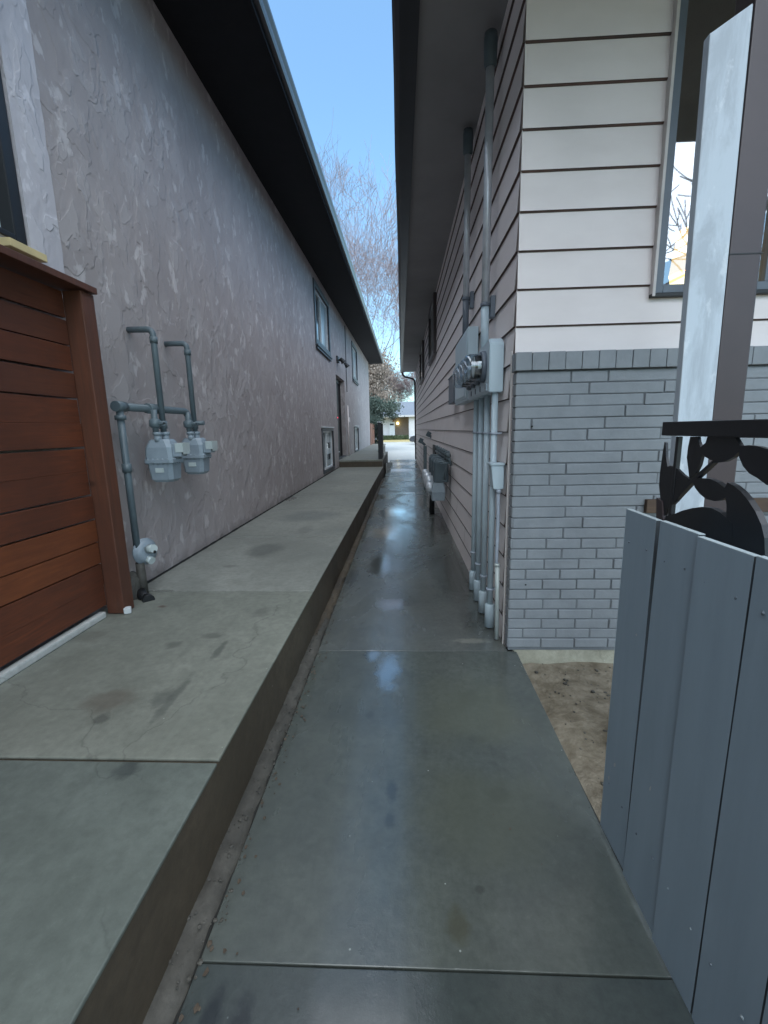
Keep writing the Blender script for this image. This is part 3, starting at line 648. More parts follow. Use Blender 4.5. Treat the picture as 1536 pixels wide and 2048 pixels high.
# body walls
bm = BM(); rh = .006
quad(bm, (rx(2.9) + .004, 2.905, -.15), (rx(21.5) + .004, 21.5, -.15), (rx(21.5) + .004, 21.5, EZ), (rx(2.9) + .004, 2.905, EZ))
for (a, c_, lo, hi) in ((.704, 5.5, -.2, WZ0), (.704, WX0, WZ0, WZ1), (WX1, 5.5, WZ0, WZ1), (.704, 5.5, WZ1, 4.4)): quad(bm, (a, 2.905, lo), (c_, 2.905, lo), (c_, 2.905, hi), (a, 2.905, hi))
quad(bm, (rx(21.5), 21.5, -.15), (9, 21.5, -.15), (9, 21.5, 5.5), (rx(21.5), 21.5, 4.2)); quad(bm, (9, 2.905, -.15), (9, 21.5, -.15), (9, 21.5, 5.5), (9, 2.905, 5.5)); quad(bm, (5.5, 2.905, -.15), (9, 2.905, -.15), (9, 2.905, 4.4), (5.5, 2.905, 4.4))
obj('sheathing', bm, 'siding', H2, False)
# brick skirt with real bricks
bm = BM(); BZ, CH, ML = .018, .0695, .222
bx0, bx1, byf = .696, 5.5, 2.815
rng = random.Random(3)
for c in range(26):
    z = BZ + c * CH; off = (c % 2) * ML * .5 + rng.uniform(-.008, .008); x = bx0 - off; merge = z > .78
    while x < 3.4:
        nx = x + ML
        if merge and rng.random() < .62: nx += ML
        if merge and rng.random() < .25: nx += ML
        a = max(x, bx0); e = min(nx - .009, 3.6)
        if e - a > .03:
            d = rng.uniform(-.0035, .0035); jz = rng.uniform(-.0012, .0012)
            vs = box(bm, a, e, byf + d, byf + .09, z + jz + (.003 if merge else .0045), z + jz + CH - (.003 if merge else .0045), .0045, Matrix.Rotation(rng.uniform(-.006, .006), 3, 'Y') @ Matrix.Rotation(rng.uniform(-.01, .01), 3, 'Z'))
        x = nx
    # west return
    L1 = .085
    box(bm, bx0 - .0025, bx0 + .05, byf + .004, byf + L1, z + .004, z + CH - .004, .003)
obj('brick_skirt', bm, 'brick', H2)
bm = BM(); box(bm, bx0 + .004, 3.6, byf + .0062, byf + .084, .0, BZ + 26 * CH + .004); box(bm, 3.6, bx1, byf + .002, byf + .09, 0, BZ + 26 * CH + .004); obj('mortar', bm, 'mortar', H2)
bm = BM(); x = bx0 - .012
while x < 5.4:
    w = .098; box(bm, x, x + w - .003, byf - .022 + rng.uniform(-.002, .002), byf + .09, 1.832, 1.937 + rng.uniform(-.002, .002), .004); x += w
obj('brick_cap', bm, 'brick', H2)
bm = BM(); pts = []
g = {}
for i in range(60):
    for j, z in enumerate((-.16, -.09, -.03, .012)):
        x = .735 + i * .06
        g[i, j] = bm.verts.new((x, byf + .012 + .018 * mnoise.noise(Vector((x * 7, z * 20, 0))) - .02 * (3 - j) * .5, z + .012 * mnoise.noise(Vector((x * 9, j, 5)))))
for i in range(59):
    for j in range(3): bm.faces.new((g[i, j], g[i + 1, j], g[i + 1, j + 1], g[i, j + 1])).smooth = True
for i in range(59): quad(bm, g[i, 3].co, g[i + 1, 3].co, (.735 + (i + 1) * .06, byf + .09, .014), (.735 + i * .06, byf + .09, .014))
obj('foundation', bm, 'footing', H2, False)
bm = BM(); box(bm, 1.52, 4.5, byf - .035, byf - .002, .95, 1.035, .003); o = obj('ledger_board', bm, 'ledger', H2)
for (x, z) in ((.80, 1.50), (.80, .47)):
    bm = BM(); tube(bm, [(x, byf - .004, z), (x, byf + .01, z)], .006, 8); obj('bolt_hole', bm, 'dark', H2)
# eaves
bm = BM(); f0, f1 = .9, 21.6  # front overhang carried out of view, its depth set to shade the gable
quad(bm, (.15, f0, EZ), (rx(2.9) + .1, f0, EZ), (rx(f1) + .1, f1, EZ), (.0, f1, EZ)); quad(bm, (rx(2.9) + .1, f0, EZ), (5.5, f0, EZ), (5.5, 2.95, EZ), (rx(2.9) + .1, 2.95, EZ))
obj('soffit', bm, 'soffitR', H2, False)
bm = BM(); 
loft(bm, [[(a0, f0, EZ - .03), (.155, f0, EZ - .03), (.155, f0, EZ + .14), (a0 - .01, f0, EZ + .14)] for a0 in (.02,)] + [[(-.045, f1, EZ - .03), (.005, f1, EZ - .03), (.005, f1, EZ + .14), (-.05, f1, EZ + .14)]]); obj('fascia', bm, 'gutterR', H2)
bm = BM()
gp = [(0, 0), (.03, -.012), (.055, -.012), (.055, .11), (-.012, .11), (-.012, .10), (.0, .09)]
loft(bm, [[(-.022 + x + ofs, y, EZ - .03 + z) for x, z in gp] for y, ofs in ((f0, 0.0), (3.4, .0), (5.0, -.014), (7.2, -.010), (12, -.03), (f1, -.055))]); obj('gutter', bm, 'gutterR', H2)
bm = BM(); loft(bm, [[(-.04, y, EZ + .12), (-.04, y, EZ + .16), (5.2, y, EZ + 2.1), (10.5, y, EZ + .16), (10.5, y, EZ + .1), (5.2, y, EZ + 1.95)] for y in (f0, f1)]); obj('roof', bm, 'roof', H2)
bm = BM(); e = .03
tube(bm, [(.02, 21.5, EZ - .02), (.03, 21.5, EZ - .13), (.12, 21.5, EZ - .22), (.40, 21.5, EZ - .29), (.55, 21.5, EZ - .36), (.585, 21.5, EZ - .5), (.60, 21.4, 2.0), (.61, 21.4, .05)], .042, 8); obj('downspout', bm, 'brownpost', H2)
# side windows
for (a, c_, lo, hi) in ((9.0, 10.75, 2.93, 4.04), (13.6, 15.7, 2.97, 4.04)):
    bm = BM(); X = rx(a)
    for (p, q, r_, s) in ((a, a + .12, lo, hi), (c_ - .12, c_, lo, hi), (a + .12, c_ - .12, hi - .1, hi), (a + .12, c_ - .12, lo, lo + .1)): box(bm, X - .07, X - .002, p, q, r_, s, .004)
    w = obj('window', bm, 'brownpost', H2); w['label'] = 'high window with dark brown trim'
    bm = BM(); box(bm, X - .045, X - .03, a + .12, c_ - .12, lo + .1, hi - .1); obj('pane', bm, 'dglass', w)
# front window
bm = BM(); fw = .045; Yw = 2.878
for (a, c_, lo, hi) in ((WX0, WX0 + fw, WZ0, WZ1), (WX1 - fw, WX1, WZ0, WZ1), (WX0 + fw, WX1 - fw, WZ0, WZ0 + fw), (WX0 + fw, WX1 - fw, WZ1 - fw, WZ1), (2.12, 2.17, WZ0 + fw, WZ1 - fw)): box(bm, a, c_, Yw - .012, Yw + .05, lo, hi, .003)
W = obj('window', bm, 'elecdark', H2); W['label'] = 'large front window lit by a warm lamp inside'
bm = BM(); box(bm, WX0 - .018, WX0 - .001, Yw - .022, Yw + .03, WZ0 - .02, WZ1 + .02, .002); obj('side_trim', bm, 'caulk', W)
bm = BM(); box(bm, WX0 - .018, WX1, Yw - .02, Yw + .03, WZ0 - .022, WZ0 - .002, .002); obj('sill', bm, 'dark', W)
bm = BM(); quad(bm, (WX0 + fw, Yw + .015, WZ0 + fw), (2.12, Yw + .015, WZ0 + fw), (2.12, Yw + .015, WZ1 - fw), (WX0 + fw, Yw + .015, WZ1 - fw)); obj('pane', bm, 'glass', W, False)
bm = BM(); quad(bm, (2.17, Yw + .015, WZ0 + fw), (WX1 - fw, Yw + .015, WZ0 + fw), (WX1 - fw, Yw + .015, WZ1 - fw), (2.17, Yw + .015, WZ1 - fw)); obj('pane', bm, 'glass', W, False)
bm = BM(); q = [(WX0 - .6, 2.95), (WX1 + .6, 2.95), (WX1 + .6, 5.2), (WX0 - .6, 5.2)]
for i in range(4):
    if i == 0: continue
    a, c_ = q[i], q[(i + 1) % 4]; quad(bm, (*a, 1.6), (*c_, 1.6), (*c_, 4.1), (*a, 4.1))
quad(bm, *[(a, c_, 1.6) for a, c_ in q]); quad(bm, *[(a, c_, 4.1) for a, c_ in q]); obj('room_shell', bm, 'room', H2, False)
LP = thing('table_lamp', 'warm glowing lamp seen through the front window of the siding house', 'lamp', (1.95, 3.25, 1.62))
bm = BM(); tube(bm, [(1.96, 3.30, 2.49), (1.96, 3.30, 2.76)], [.135, .105], 24); obj('lamp_shade', bm, 'lamp', LP)
bm = BM(); tube(bm, [(1.96, 3.30, 2.40), (1.96, 3.30, 2.485)], [.115, .13], 20); obj('bulb', bm, 'lampbase', LP)
bm = BM(); tube(bm, [(1.96, 3.30, 1.61), (1.96, 3.30, 1.64), (1.96, 3.30, 2.0), (1.96, 3.30, 2.395)], [.1, .03, .05, .03], 16); obj('stand', bm, 'brownpost', LP)

# ------------------------------------------------------------------ porch post, iron railing, gate
PO = thing('porch_post', 'peeling white board fixed to a brown steel post behind the gate', 'post', (1.1, 1.8, -.08))
bm = BM(); lean = .035
def leanbox(bm, x0, x1, y0, y1, z0, z1, k, bev=.004):
    vs = box(bm, x0, x1, y0, y1, z0, z1, bev)
    for v in vs: v.co.x -= k * (v.co.z - 1.55)
    return vs
vs = leanbox(bm, 1.066, 1.196, 1.79, 1.825, -.08, 2.86, .0165)
for v in vs:
    if v.co.z > 2.8 and v.co.x < 1.12: v.co.z -= .075; 
obj('board', bm, 'peel', PO)
bm = BM(); leanbox(bm, 1.203, 1.315, 1.80, 1.905, -.08, 4.12, .012, .006); obj('post', bm, 'brownpost', PO)
bm = BM(); leanbox(bm, 1.2, 1.318, 1.798, 1.90, 2.10, 2.104, .012, 0); obj('seam', bm, 'dark', PO)

RL = thing('iron_railing', 'black wrought iron railing with leaf scrolls behind the grey gate', 'railing', (.86, 1.3, 1.0))
bm = BM(); box(bm, .845, .875, -.4, 1.50, 1.462, 1.506, .003); obj('top_rail', bm, 'iron', RL)
IR = [(1.0, (-.99891, .04212, -.02005))]
# leaf outlines as (Y, Z) on the railing plane
def px2yz(x, y):
    px, py = 1200 + x / 4.096, 800 + y / 4.096
    r_ = (.99891113, .04212465, -.02005178); u_ = (.01192014, .18508675, .98264989); f_ = (-.0451051, .98181893, -.18438308)
    a, c = (px - 768) / 880, (py - 1024) / 880
    d = [a * r_[i] - c * u_[i] + f_[i] for i in range(3)]; t = .86 / d[0]
    return (t * d[1], 1.5 + t * d[2])
LEAF = [
 [(745, 650), (690, 610), (640, 560), (590, 537), (562, 545), (552, 470), (548, 350), (538, 345), (518, 470), (500, 600), (493, 700), (503, 790), (520, 960), (545, 940), (585, 865), (640, 830), (690, 740)],
 [(745, 645), (735, 560), (723, 470), (735, 380), (752, 300), (812, 300), (818, 340), (842, 400), (848, 450), (828, 530), (795, 600)],
 [(830, 395), (880, 350), (895, 300), (1122, 300), (1165, 375), (1150, 430), (1110, 470), (1040, 505), (980, 512), (920, 490), (850, 450)],
 [(1160, 375), (1240, 370), (1310, 378), (1400, 405), (1500, 470), (1520, 640), (1470, 720), (1385, 695), (1310, 640), (1240, 600), (1190, 540), (1160, 470)],
 [(560, 905), (750, 700), (950, 515), (935, 500), (740, 670), (552, 880)],
 [(765, 640), (850, 640), (920, 645), (980, 670), (1045, 720), (1060, 790), (1020, 820), (960, 828), (890, 810), (840, 770), (800, 720)],
 [(1045, 720), (1070, 675), (1120, 700), (1180, 750), (1240, 820), (1300, 910), (1350, 1020), (1376, 1130), (1385, 1400), (1200, 1400), (1120, 1180), (1060, 980), (1062, 860)],
 [(560, 950), (640, 930), (700, 905), (780, 885), (860, 875), (940, 885), (1010, 920), (1070, 970), (1110, 1010), (1140, 1400), (800, 1400), (600, 1180), (520, 1100)],
 [(485, 800), (528, 830), (540, 1000), (545, 1500), (490, 1500), (484, 1000)],
]
for i, lf in enumerate(LEAF):
    bm = BM(); poly = [px2yz(*p) for p in lf]
    tt = .004 + .0007 * i
    prism(bm, poly, lambda a, c, t: (.86 + t, a, c), -tt, tt)
    obj('stem' if i == 4 else ('upright' if i == 8 else 'leaf_scroll'), bm, 'iron' if i != 8 else 'brownpost', RL)
for k in range(3): bm = BM(); box(bm, .853, .867, 1.42 - k * .5, 1.434 - k * .5, -.08, 1.46, .002); obj('baluster', bm, 'iron', RL)

GT = thing('plank_gate', 'slate grey gate of worn vertical planks standing open along the path', 'gate', (.735, .6, .03))
pk = [(1.254, 1.426, 1.232, .040, 0), (1.067, 1.228, 1.240, .035, .001), (.893, 1.062, 1.236, .032, -.001), (.715, .887, 1.238, .03, .001), (.535, .709, 1.235, .035, 0), (.36, .530, 1.24, .03, .001), (.18, .355, 1.235, .03, 0), (0, .175, 1.24, .03, .001), (-.18, -.005, 1.235, .03, 0)]
for i, (a, c_, zt, zb, dx) in enumerate(pk):
    bm = BM(); X = .716 - .003 * min(i, 6)
    vs = box(bm, X, X + .016, a, c_, zb, zt, .0016)
    tw = random.uniform(-.004, .004)
    if i == 1:
        for v in vs:
            if v.co.y > 1.2 and v.co.z < .5: v.co.y += .020
    for v in vs:
        v.co.x += tw * (v.co.y - a) / .17; v.co.z += .004 * math.sin(v.co.y * 40)
    es = [e for e in bm.edges if abs(e.verts[0].co.z - e.verts[1].co.z) > .5]
    bmesh.ops.subdivide_edges(bm, edges=es, cuts=12)
    for v in bm.verts: v.co.x += .0022 * mnoise.noise(Vector((v.co.y * 3, v.co.z * 1.7, i * 5))); v.co.y += .0015 * mnoise.noise(Vector((i * 9, v.co.z * 3, 2)))
    bm.normal_update()
    for f in bm.faces:
        if f.calc_center_median().z > zt - .006: f.material_index = 1
        elif abs(f.normal.y) > .8: f.material_index = 2
    bm.normal_update()
    obj('plank', bm, ['gate', 'gateedge', 'edgeshade'], GT)
    if i < 6:
        for zn in (.25, 1.13):
            for yn in (a + .035, c_ - .035):
                b3 = BM(); tube(b3, [(X - .0012, yn + random.uniform(-.008, .008), zn + random.uniform(-.008, .008)), (X + .004, yn, zn)], .0032, 7); obj('nail_head', b3, 'gateedge' if random.random() < .3 else 'nail', GT)
for z in (.22, 1.10):
    bm = BM(); box(bm, .744, .782, -.2, 1.40, z, z + .07, .003); obj('rail', bm, 'gate', GT)
bm = BM(); box(bm, .744, .78, 1.235, 1.275, .3, 1.09, .003, Matrix.Rotation(0, 3, 'X')); 
for (y, z, w, h, r_) in ((1.20, .80, .012, .006, .5), (1.175, .765, .020, .007, .7), (1.145, .75, .013, .009, .3), (1.30, .86, .005, .004, 0), (1.09, .93, .005, .004, 0), (1.36, .35, .006, .01, .3), (1.39, .27, .005, .012, 0), (1.04, .60, .004, .004, 0), (1.15, .45, .004, .012, .2), (.95, .52, .003, .02, 0), (1.21, 1.0, .003, .003, 0), (.92, .40, .01, .045, .1)):
    bm2 = BM(); n = 7; c0 = Vector((.7145 if y > 1.25 or y < 1.06 else (.7125 if y > 1.06 else .7095), y, z)); vs = []
    for k in range(n):
        a = 2 * PI * k / n; rr = random.uniform(.6, 1.1); vs.append(bm2.verts.new(c0 + Vector((0, w * rr * math.cos(a) * math.cos(r_) - h * rr * math.sin(a) * math.sin(r_), h * rr * math.sin(a) * math.cos(r_) + w * rr * math.cos(a) * math.sin(r_)))))
    bm2.faces.new(vs); obj('paint_chip', bm2, 'chip', GT, False)
obj('brace', bm, 'gate', GT)

# ------------------------------------------------------------------ right wall: electric gear
EM = thing('electric_meter_bank', 'blue grey electric meter cabinet at the corner of the siding house', 'electric meter', (.65, 3.6, 1.75))
bm = BM(); X1 = rx(3.5) - .0155; X0 = .588
prism(bm, [(3.12, 1.735), (4.08, 1.735), (4.08, 2.06), (3.17, 2.09), (3.12, 2.05)], lambda a, c, t: (t, a, c), X0, X1)
bmesh.ops.bevel(bm, geom=list(bm.edges), offset=.006, segments=2, affect='EDGES'); obj('cabinet', bm, 'elec', EM)
bm = BM(); box(bm, X0 - .006, X0 - .0005, 3.19, 4.06, 1.75, 1.80, .002); obj('cover_strip', bm, 'elec', EM)
for k in range(4):
    bm = BM(); box(bm, X0 - .012, X0 - .001, 3.205 + k * .215, 3.222 + k * .215, 1.76, 1.80, .002); obj('latch', bm, 'elecdark', EM)
for k in range(4):
    y = 3.315 + k * .215; z = 1.925
    bm = BM(); tube(bm, [(X0 + .002, y, z), (X0 - .02, y, z), (X0 - .032, y, z)], [.108, .108, .102], 28); m_ = obj('meter', bm, 'elecdark', EM)
    bm = BM(); tube(bm, [(X0 - .033, y, z), (X0 - .075, y, z)], [.082, .080], 24); obj('meter_body', bm, 'dark', m_)
    bm = BM(); tube(bm, [(X0 - .076, y, z), (X0 - .080, y, z)], [.072, .070], 24); box(bm, X0 - .058, X0 - .034, y - .083, y - .081, z - .02, z + .03); obj('dial_face', bm, 'cover', m_)
    bm = BM(); tube(bm, [(X0 - .034, y, z), (X0 - .105, y, z), (X0 - .135, y, z), (X0 - .150, y, z)], [.092, .089, .080, .055], 28, cap=False)
    bmesh.ops.holes_fill(bm, edges=[e for e in bm.edges if e.is_boundary and e.verts[0].co.x < X0 - .14]); o = obj('glass_dome', bm, 'dome', m_)
EP = thing('breaker_cabinet', 'tall blue grey electric panel beyond the round meters', 'electric box', (.63, 4.6, 1.75))
XA = rx(4.6) - .018
bm = BM(); box(bm, .585, XA, 4.13, 5.05, 1.745, 2.375, .006); obj('enclosure', bm, 'elec', EP)
bm = BM(); box(bm, .577, .5845, 4.16, 5.02, 1.77, 2.35, .003); obj('cover', bm, 'elec', EP)
bm = BM(); box(bm, .571, .5765, 4.24, 4.94, 1.79, 1.86, .002); obj('label_plate', bm, 'elec', EP)
DB = obj('disconnect_box', (lambda b: (box(b, .60, rx(5.6) - .018, 5.42, 5.95, 1.80, 2.11, .006), box(b, .592, rx(5.6) - .016, 5.40, 5.97, 2.112, 2.125, .003), b)[-1])(BM()), 'elecdark')
tag(DB, 'small dark grey disconnect box beyond the tall electric panel', 'electric box')
names = ['farthest', 'third', 'second', 'nearest']
for k, (y, zb) in enumerate(((3.96, .0), (3.70, .0), (3.44, .0), (3.17, .0))):
    T = thing('conduit', {0: 'farthest of the four thick blue grey conduits, ending lowest behind the others', 1: 'thick conduit next to the farthest one under the round meters', 2: 'thick conduit just behind the nearest one under the round meters', 3: 'nearest thick blue grey conduit, passing behind the small junction box'}[k], 'conduit', (.64, y, 0), 'thick conduits under the electric meters')
    x = .640; rr = .0225
    bm = BM(); tube(bm, [(x, y, .10), (x, y, 1.74)], rr, 14); obj('pipe', bm, 'conduit', T)
    bm = BM(); zt = .18
    tube(bm, [(x, y, .010), (x, y, zt), (x, y, zt + .012)], [.037, .037, .028], 14); obj('coupling', bm, 'conduit', T)
    bm = BM(); zc = (.36, .33, .31, .30)[k]; tube(bm, [(x, y, zc), (x, y, zc + .016)], rr + .0075, 14); box(bm, x, .685, y - .012, y + .012, zc, zc + .016); obj('clamp', bm, 'pvc', T); bm = BM(); tube(bm, [(x, y, 1.45), (x, y, 1.466)], rr + .006, 14); box(bm, x, .685, y - .035, y + .035, 1.452, 1.464); obj('clamp', bm, 'pvc', T)
JB = thing('junction_box', 'pale blue junction box with sloped lid beside the brick corner', 'junction box', (.66, 3.05, 1.1))
bm = BM(); prism(bm, [(.592, 1.245), (.678, 1.245), (.678, 1.085), (.612, 1.085)], lambda a, c, t: (a, t, c), 2.998, 3.105); bmesh.ops.bevel(bm, geom=list(bm.edges), offset=.004, segments=2, affect='EDGES'); obj('case', bm, 'elec', JB)
bm = BM(); box(bm, .584, .682, 2.99, 3.112, 1.246, 1.262, .003); obj('lid', bm, 'conduit', JB)
bm = BM(); pts = [(.648 + .0022 * math.sin(z * 9), 3.02 - .03 * (1.07 - z), z) for z in [1.08 - .06 * k for k in range(10)]]
tube(bm, pts, .0125, 10); tube(bm, [(.648, 3.02, 1.085), (.648, 3.02, 1.055)], .019, 10)
T = obj('thin_conduit', bm, 'pvc'); tag(T, 'thin lilac conduit wobbling down from the junction box', 'conduit')
bm = BM(); tube(bm, [(.650, 2.995, .54), (.652, 2.985, .38), (.653, 2.965, .008)], [.017, .0155, .0155], 10); tube(bm, [(.650, 2.995, .54), (.650, 2.998, .56)], .021, 10)
tag(obj('pipe_sleeve', bm, 'cover'), 'white sleeve at the foot of the thin conduit by the brick corner', 'pipe')
def mast(x, y, zb, zclamp, ztop, r_, label):
    T = thing('service_mast', label, 'conduit', (x, y, zb))
    bm = BM(); tube(bm, [(x, y, zclamp), (x, y, ztop)], r_, 16); obj('pipe', bm, 'galv', T)
    bm = BM(); tube(bm, [(x, y, zb), (x, y, zclamp)], r_ * 1.04, 16); obj('lower_pipe', bm, 'elec' if y < 4 else 'elecdark', T)
    bm = BM(); tube(bm, [(x, y, zclamp - .012), (x, y, zclamp + .012)], r_ + .007, 16); box(bm, x - .01, rx(y) - .004, y - .012, y + .012, zclamp - .016, zclamp + .016, .002); box(bm, rx(y) - .045, rx(y) - .01, y - .03, y + .03, zclamp - .09, zclamp + .06, .004); obj('clamp', bm, 'elecdark', T)
    bm = BM(); tube(bm, [(x, y, ztop - .10), (x, y, ztop - .08), (x, y, ztop + .06), (x, y, ztop + .10)], [r_ + .004, r_ + .014, r_ + .018, r_ + .012], 16); obj('weatherhead', bm, 'meterdark', T)
mast(.618, 3.50, 2.05, 2.385, 3.98, .029, 'nearer galvanised mast rising from the meter cabinet to the eave')
mast(.612, 4.50, 2.37, 2.70, 4.0, .029, 'farther galvanised mast rising from the tall panel to the eave')

# ------------------------------------------------------------------ right wall: gas meters, valves, vents
lab = ['nearest of the dark teal gas meters low on the siding wall', 'middle dark teal gas meter low on the siding wall', 'farthest of the dark teal gas meters low on the siding wall']
for k in range(3):
    y = 6.42 + k * .52; cx = .50; 
    T = thing('gas_meter', lab[k], 'gas meter', (cx, y, .45), 'gas meters on the siding wall')
    bm = BM(); loft(bm, [octo(cx + .04, y, .74, .105, .13, .02), octo(cx + .04, y, 1.02, .105, .13, .03), octo(cx + .045, y, 1.07, .08, .10, .03)]); obj('upper_case', bm, 'meterdark', T)
    bm = BM(); loft(bm, [octo(cx, y, .475, .092, .13, .012), octo(cx, y, .60, .10, .14, .012), octo(cx, y, .735, .085, .12, .02)]); obj('lower_case', bm, 'meter', T)
    bm = BM(); box(bm, cx - .07, cx - .05, y - .03, y + .03, .80, .90, .004); obj('tag', bm, 'dark', T)
    for j, (dy, dz) in enumerate(((-.02, .0), (.16, .07))):
        bm = BM(); c = Vector((cx - .11, y + dy, .66 + dz)); tube(bm, [c + Vector((.05, 0, 0)), c, c - Vector((.05, 0, 0)), c - Vector((.065, 0, 0))], [.075, .085, .08, .05], 18); obj('index_cover', bm, 'galv', T)
PP = thing('gas_piping', 'cluster of grey valves and standpipe on the siding wall above the gas meters', 'pipe', (.6, 7, 0))
bm = BM(); tube(bm, [(.60, 6.1, 1.10), (.60, 8.0, 1.10)], .028, 10); obj('manifold', bm, 'pipe', PP)
for k, y in enumerate((5.75, 6.05, 6.3, 6.55, 6.85, 7.2, 7.6)):
    bm = BM(); tube(bm, [(.62, y, 1.02), (.58, y, 1.17 + .03 * (k % 2))], .018, 8); tube(bm, [(.59, y, 1.13), (.575, y, 1.19)], [.03, .028], 10); box(bm, .545, .60, y - .012, y + .03, 1.19, 1.205, .003, Matrix.Rotation(.4 * (-1) ** k, 3, 'X')); tube(bm, [(.60, y, 1.06), (.48, y + .02, 1.04)], .014, 8); obj('valve', bm, 'pipe', PP)
bm = BM(); tube(bm, [(.60, 5.75, 1.10), (.60, 6.15, 1.10)], .02, 8); tube(bm, [(.56, 6.1, .8), (.62, 6.1, 1.1)], .014, 8); obj('crossover', bm, 'pipe', PP)
bm = BM(); tube(bm, [(.50, 7.75, -.01), (.50, 7.75, .48)], [.05, .045], 10); obj('foot_pipe', bm, 'dark', PP)
V = thing('standpipe', 'dark upright pipe with two valve handles far along the siding wall', 'pipe', (.5, 11, 0))
bm = BM(); box(bm, .50, .58, 10.9, 11.05, -.01, 1.08, .012); obj('pipe', bm, 'pipe', V)
for (x, y, z) in ((.44, 11.0, 1.20), (.60, 10.5, 1.36)):
    bm = BM(); tube(bm, [(x + .1, y, z - .1), (x, y, z)], .03, 8); box(bm, x - .05, x + .05, y - .03, y + .03, z - .05, z + .07, .01, Matrix.Rotation(.5, 3, 'Y')); obj('valve_handle', bm, 'meterdark', V)
bm = BM(); tube(bm, [(.52, 8.4, .04), (.50, 9.0, .35)], .012, 8); tag(obj('loose_rod', bm, 'chip'), 'pale rod leaning by the gas meters on the right wall', 'rod')
for (y, z, l) in ((9.3, 1.06, 'farther of two small black vents low on the siding wall'),):
    bm = BM(); box(bm, rx(y) - .045, rx(y) - .012, y - .35, y + .25, z - .12, z + .10, .004)
    tag(obj('wall_vent', bm, 'dark'), 'small black vent low on the siding wall beyond the gas meters', 'vent')

# ------------------------------------------------------------------ landing post, far fence
T = thing('landing_post', 'dark square post standing at the corner of the upper landing', 'post', (-.72, 14.3, .556))
bm = BM(); box(bm, -.80, -.685, 14.22, 14.34, .557, 1.72, .006); obj('post', bm, 'wetwood', T)
bm = BM(); box(bm, -.70, -.665, 14.342, 15.1, .60, 1.68, .004); obj('side_panel', bm, 'wetwood', T)
bm = BM(); box(bm, -.82, -.65, 14.2, 15.2, 1.722, 1.745, .004); obj('cap', bm, 'galv', T)
T = thing('far_fence', 'reddish board fence standing beyond the end of the stucco house', 'fence', (-2.2, 29, .55))
bm = BM()
for k in range(10):
    y = 28.2 + k * .30
    box(bm, -2.1 + .0 * k, -2.07, y, y + .28, .56, 1.85 + random.uniform(-.01, .01), .004)
obj('board_panel', bm, 'farfence', T)
for y in (28.15, 29.7, 31.2):
    bm = BM(); box(bm, -2.065, -2.0, y, y + .1, .557, 1.9, .004); obj('post', bm, 'farfence', T)

# ------------------------------------------------------------------ far white house, car
FH = thing('white_house', 'white single storey house with blue grey roof across the street', 'house', (0, 66, 0))
bm = BM()
box(bm, -14, -1.5, 64.5, 74, -.1, 3.25); box(bm, .85, 12, 63.2, 74, -.1, 3.25); obj('wall', bm, 'whitewall', FH)
bm = BM(); box(bm, -1.5, .85, 66.2, 66.5, -.1, 3.25); obj('porch_wall', bm, 'tan', FH)
bm = BM(); loft(bm, [[(x, 62.6, 3.22), (x, 62.6, 3.36), (x, 69, 5.6), (x, 75.5, 3.36), (x, 75.5, 3.2)] for x in (-15, 13)]); obj('roof', bm, 'blueroof', FH)
bm = BM(); box(bm, -15, 13, 62.5, 62.6, 3.16, 3.40, .01); obj('fascia', bm, 'whitewall', FH)
bm = BM(); box(bm, -1.95, -1.15, 64.30, 64.42, .45, 2.5, .01); obj('door', bm, 'vinyl', FH)
bm = BM(); box(bm, -1.85, -1.3, 64.26, 64.31, 2.05, 2.3); obj('door_window', bm, 'dark', FH)
bm = BM(); box(bm, -4.9, -3.6, 64.40, 64.48, .95, 2.4, .01); w = obj('window', bm, 'dglass', FH)
bm = BM(); box(bm, -3.58, -3.45, 64.40, 64.52, .7, 2.6, .01); obj('shutter', bm, 'trimL', w)
bm = BM(); bmesh.ops.create_icosphere(bm, subdivisions=2, radius=.17, matrix=Matrix.Translation((-.75, 66.0, 2.35))); obj('porch_light', bm, 'porchlamp', FH)
bm = BM(); box(bm, -3.0, .9, 63.1, 64.4, -.05, .38, .02); obj('porch_floor', bm, 'footing', FH)
def leaves(bm, fn, count, size, rng_, flat=.5):
    for _ in range(count):
        p = fn(rng_)
        if p is None: continue
        s = size * rng_.uniform(.6, 1.4); d = Vector((rng_.gauss(0, 1), rng_.gauss(0, 1), rng_.gauss(0, flat))).normalized(); u, v = frame_axes(d)
        a = rng_.uniform(0, 6.28); u, v = u * math.cos(a) + v * math.sin(a), v * math.cos(a) - u * math.sin(a); p = Vector(p)
        bm.faces.new([bm.verts.new(p + q) for q in (u * s, v * s * .55, -u * s, -v * s * .55)])
rg = random.Random(5)
bm = BM(); leaves(bm, lambda r: (r.uniform(-2.9, .8), 62.6 + r.uniform(-.4, .4), r.uniform(-.02, .55) + .12 * math.sin(r.uniform(0, 9))), 2600, .10, rg); tag(obj('hedge', bm, 'hedge', None, False), 'low clipped hedge in front of the white house porch', 'hedge')
bm = BM(); leaves(bm, lambda r: (-1.35 + r.gauss(0, .12), 63.4 + r.gauss(0, .12), 2.95 + r.gauss(0, .13)), 220, .06, rg); tube(bm, [(-1.35, 63.4, 2.95), (-1.35, 63.4, 3.2)], .01, 5); tag(obj('hanging_basket', bm, 'rust', None, False), 'small rusty red hanging basket under the white house eave', 'plant basket')

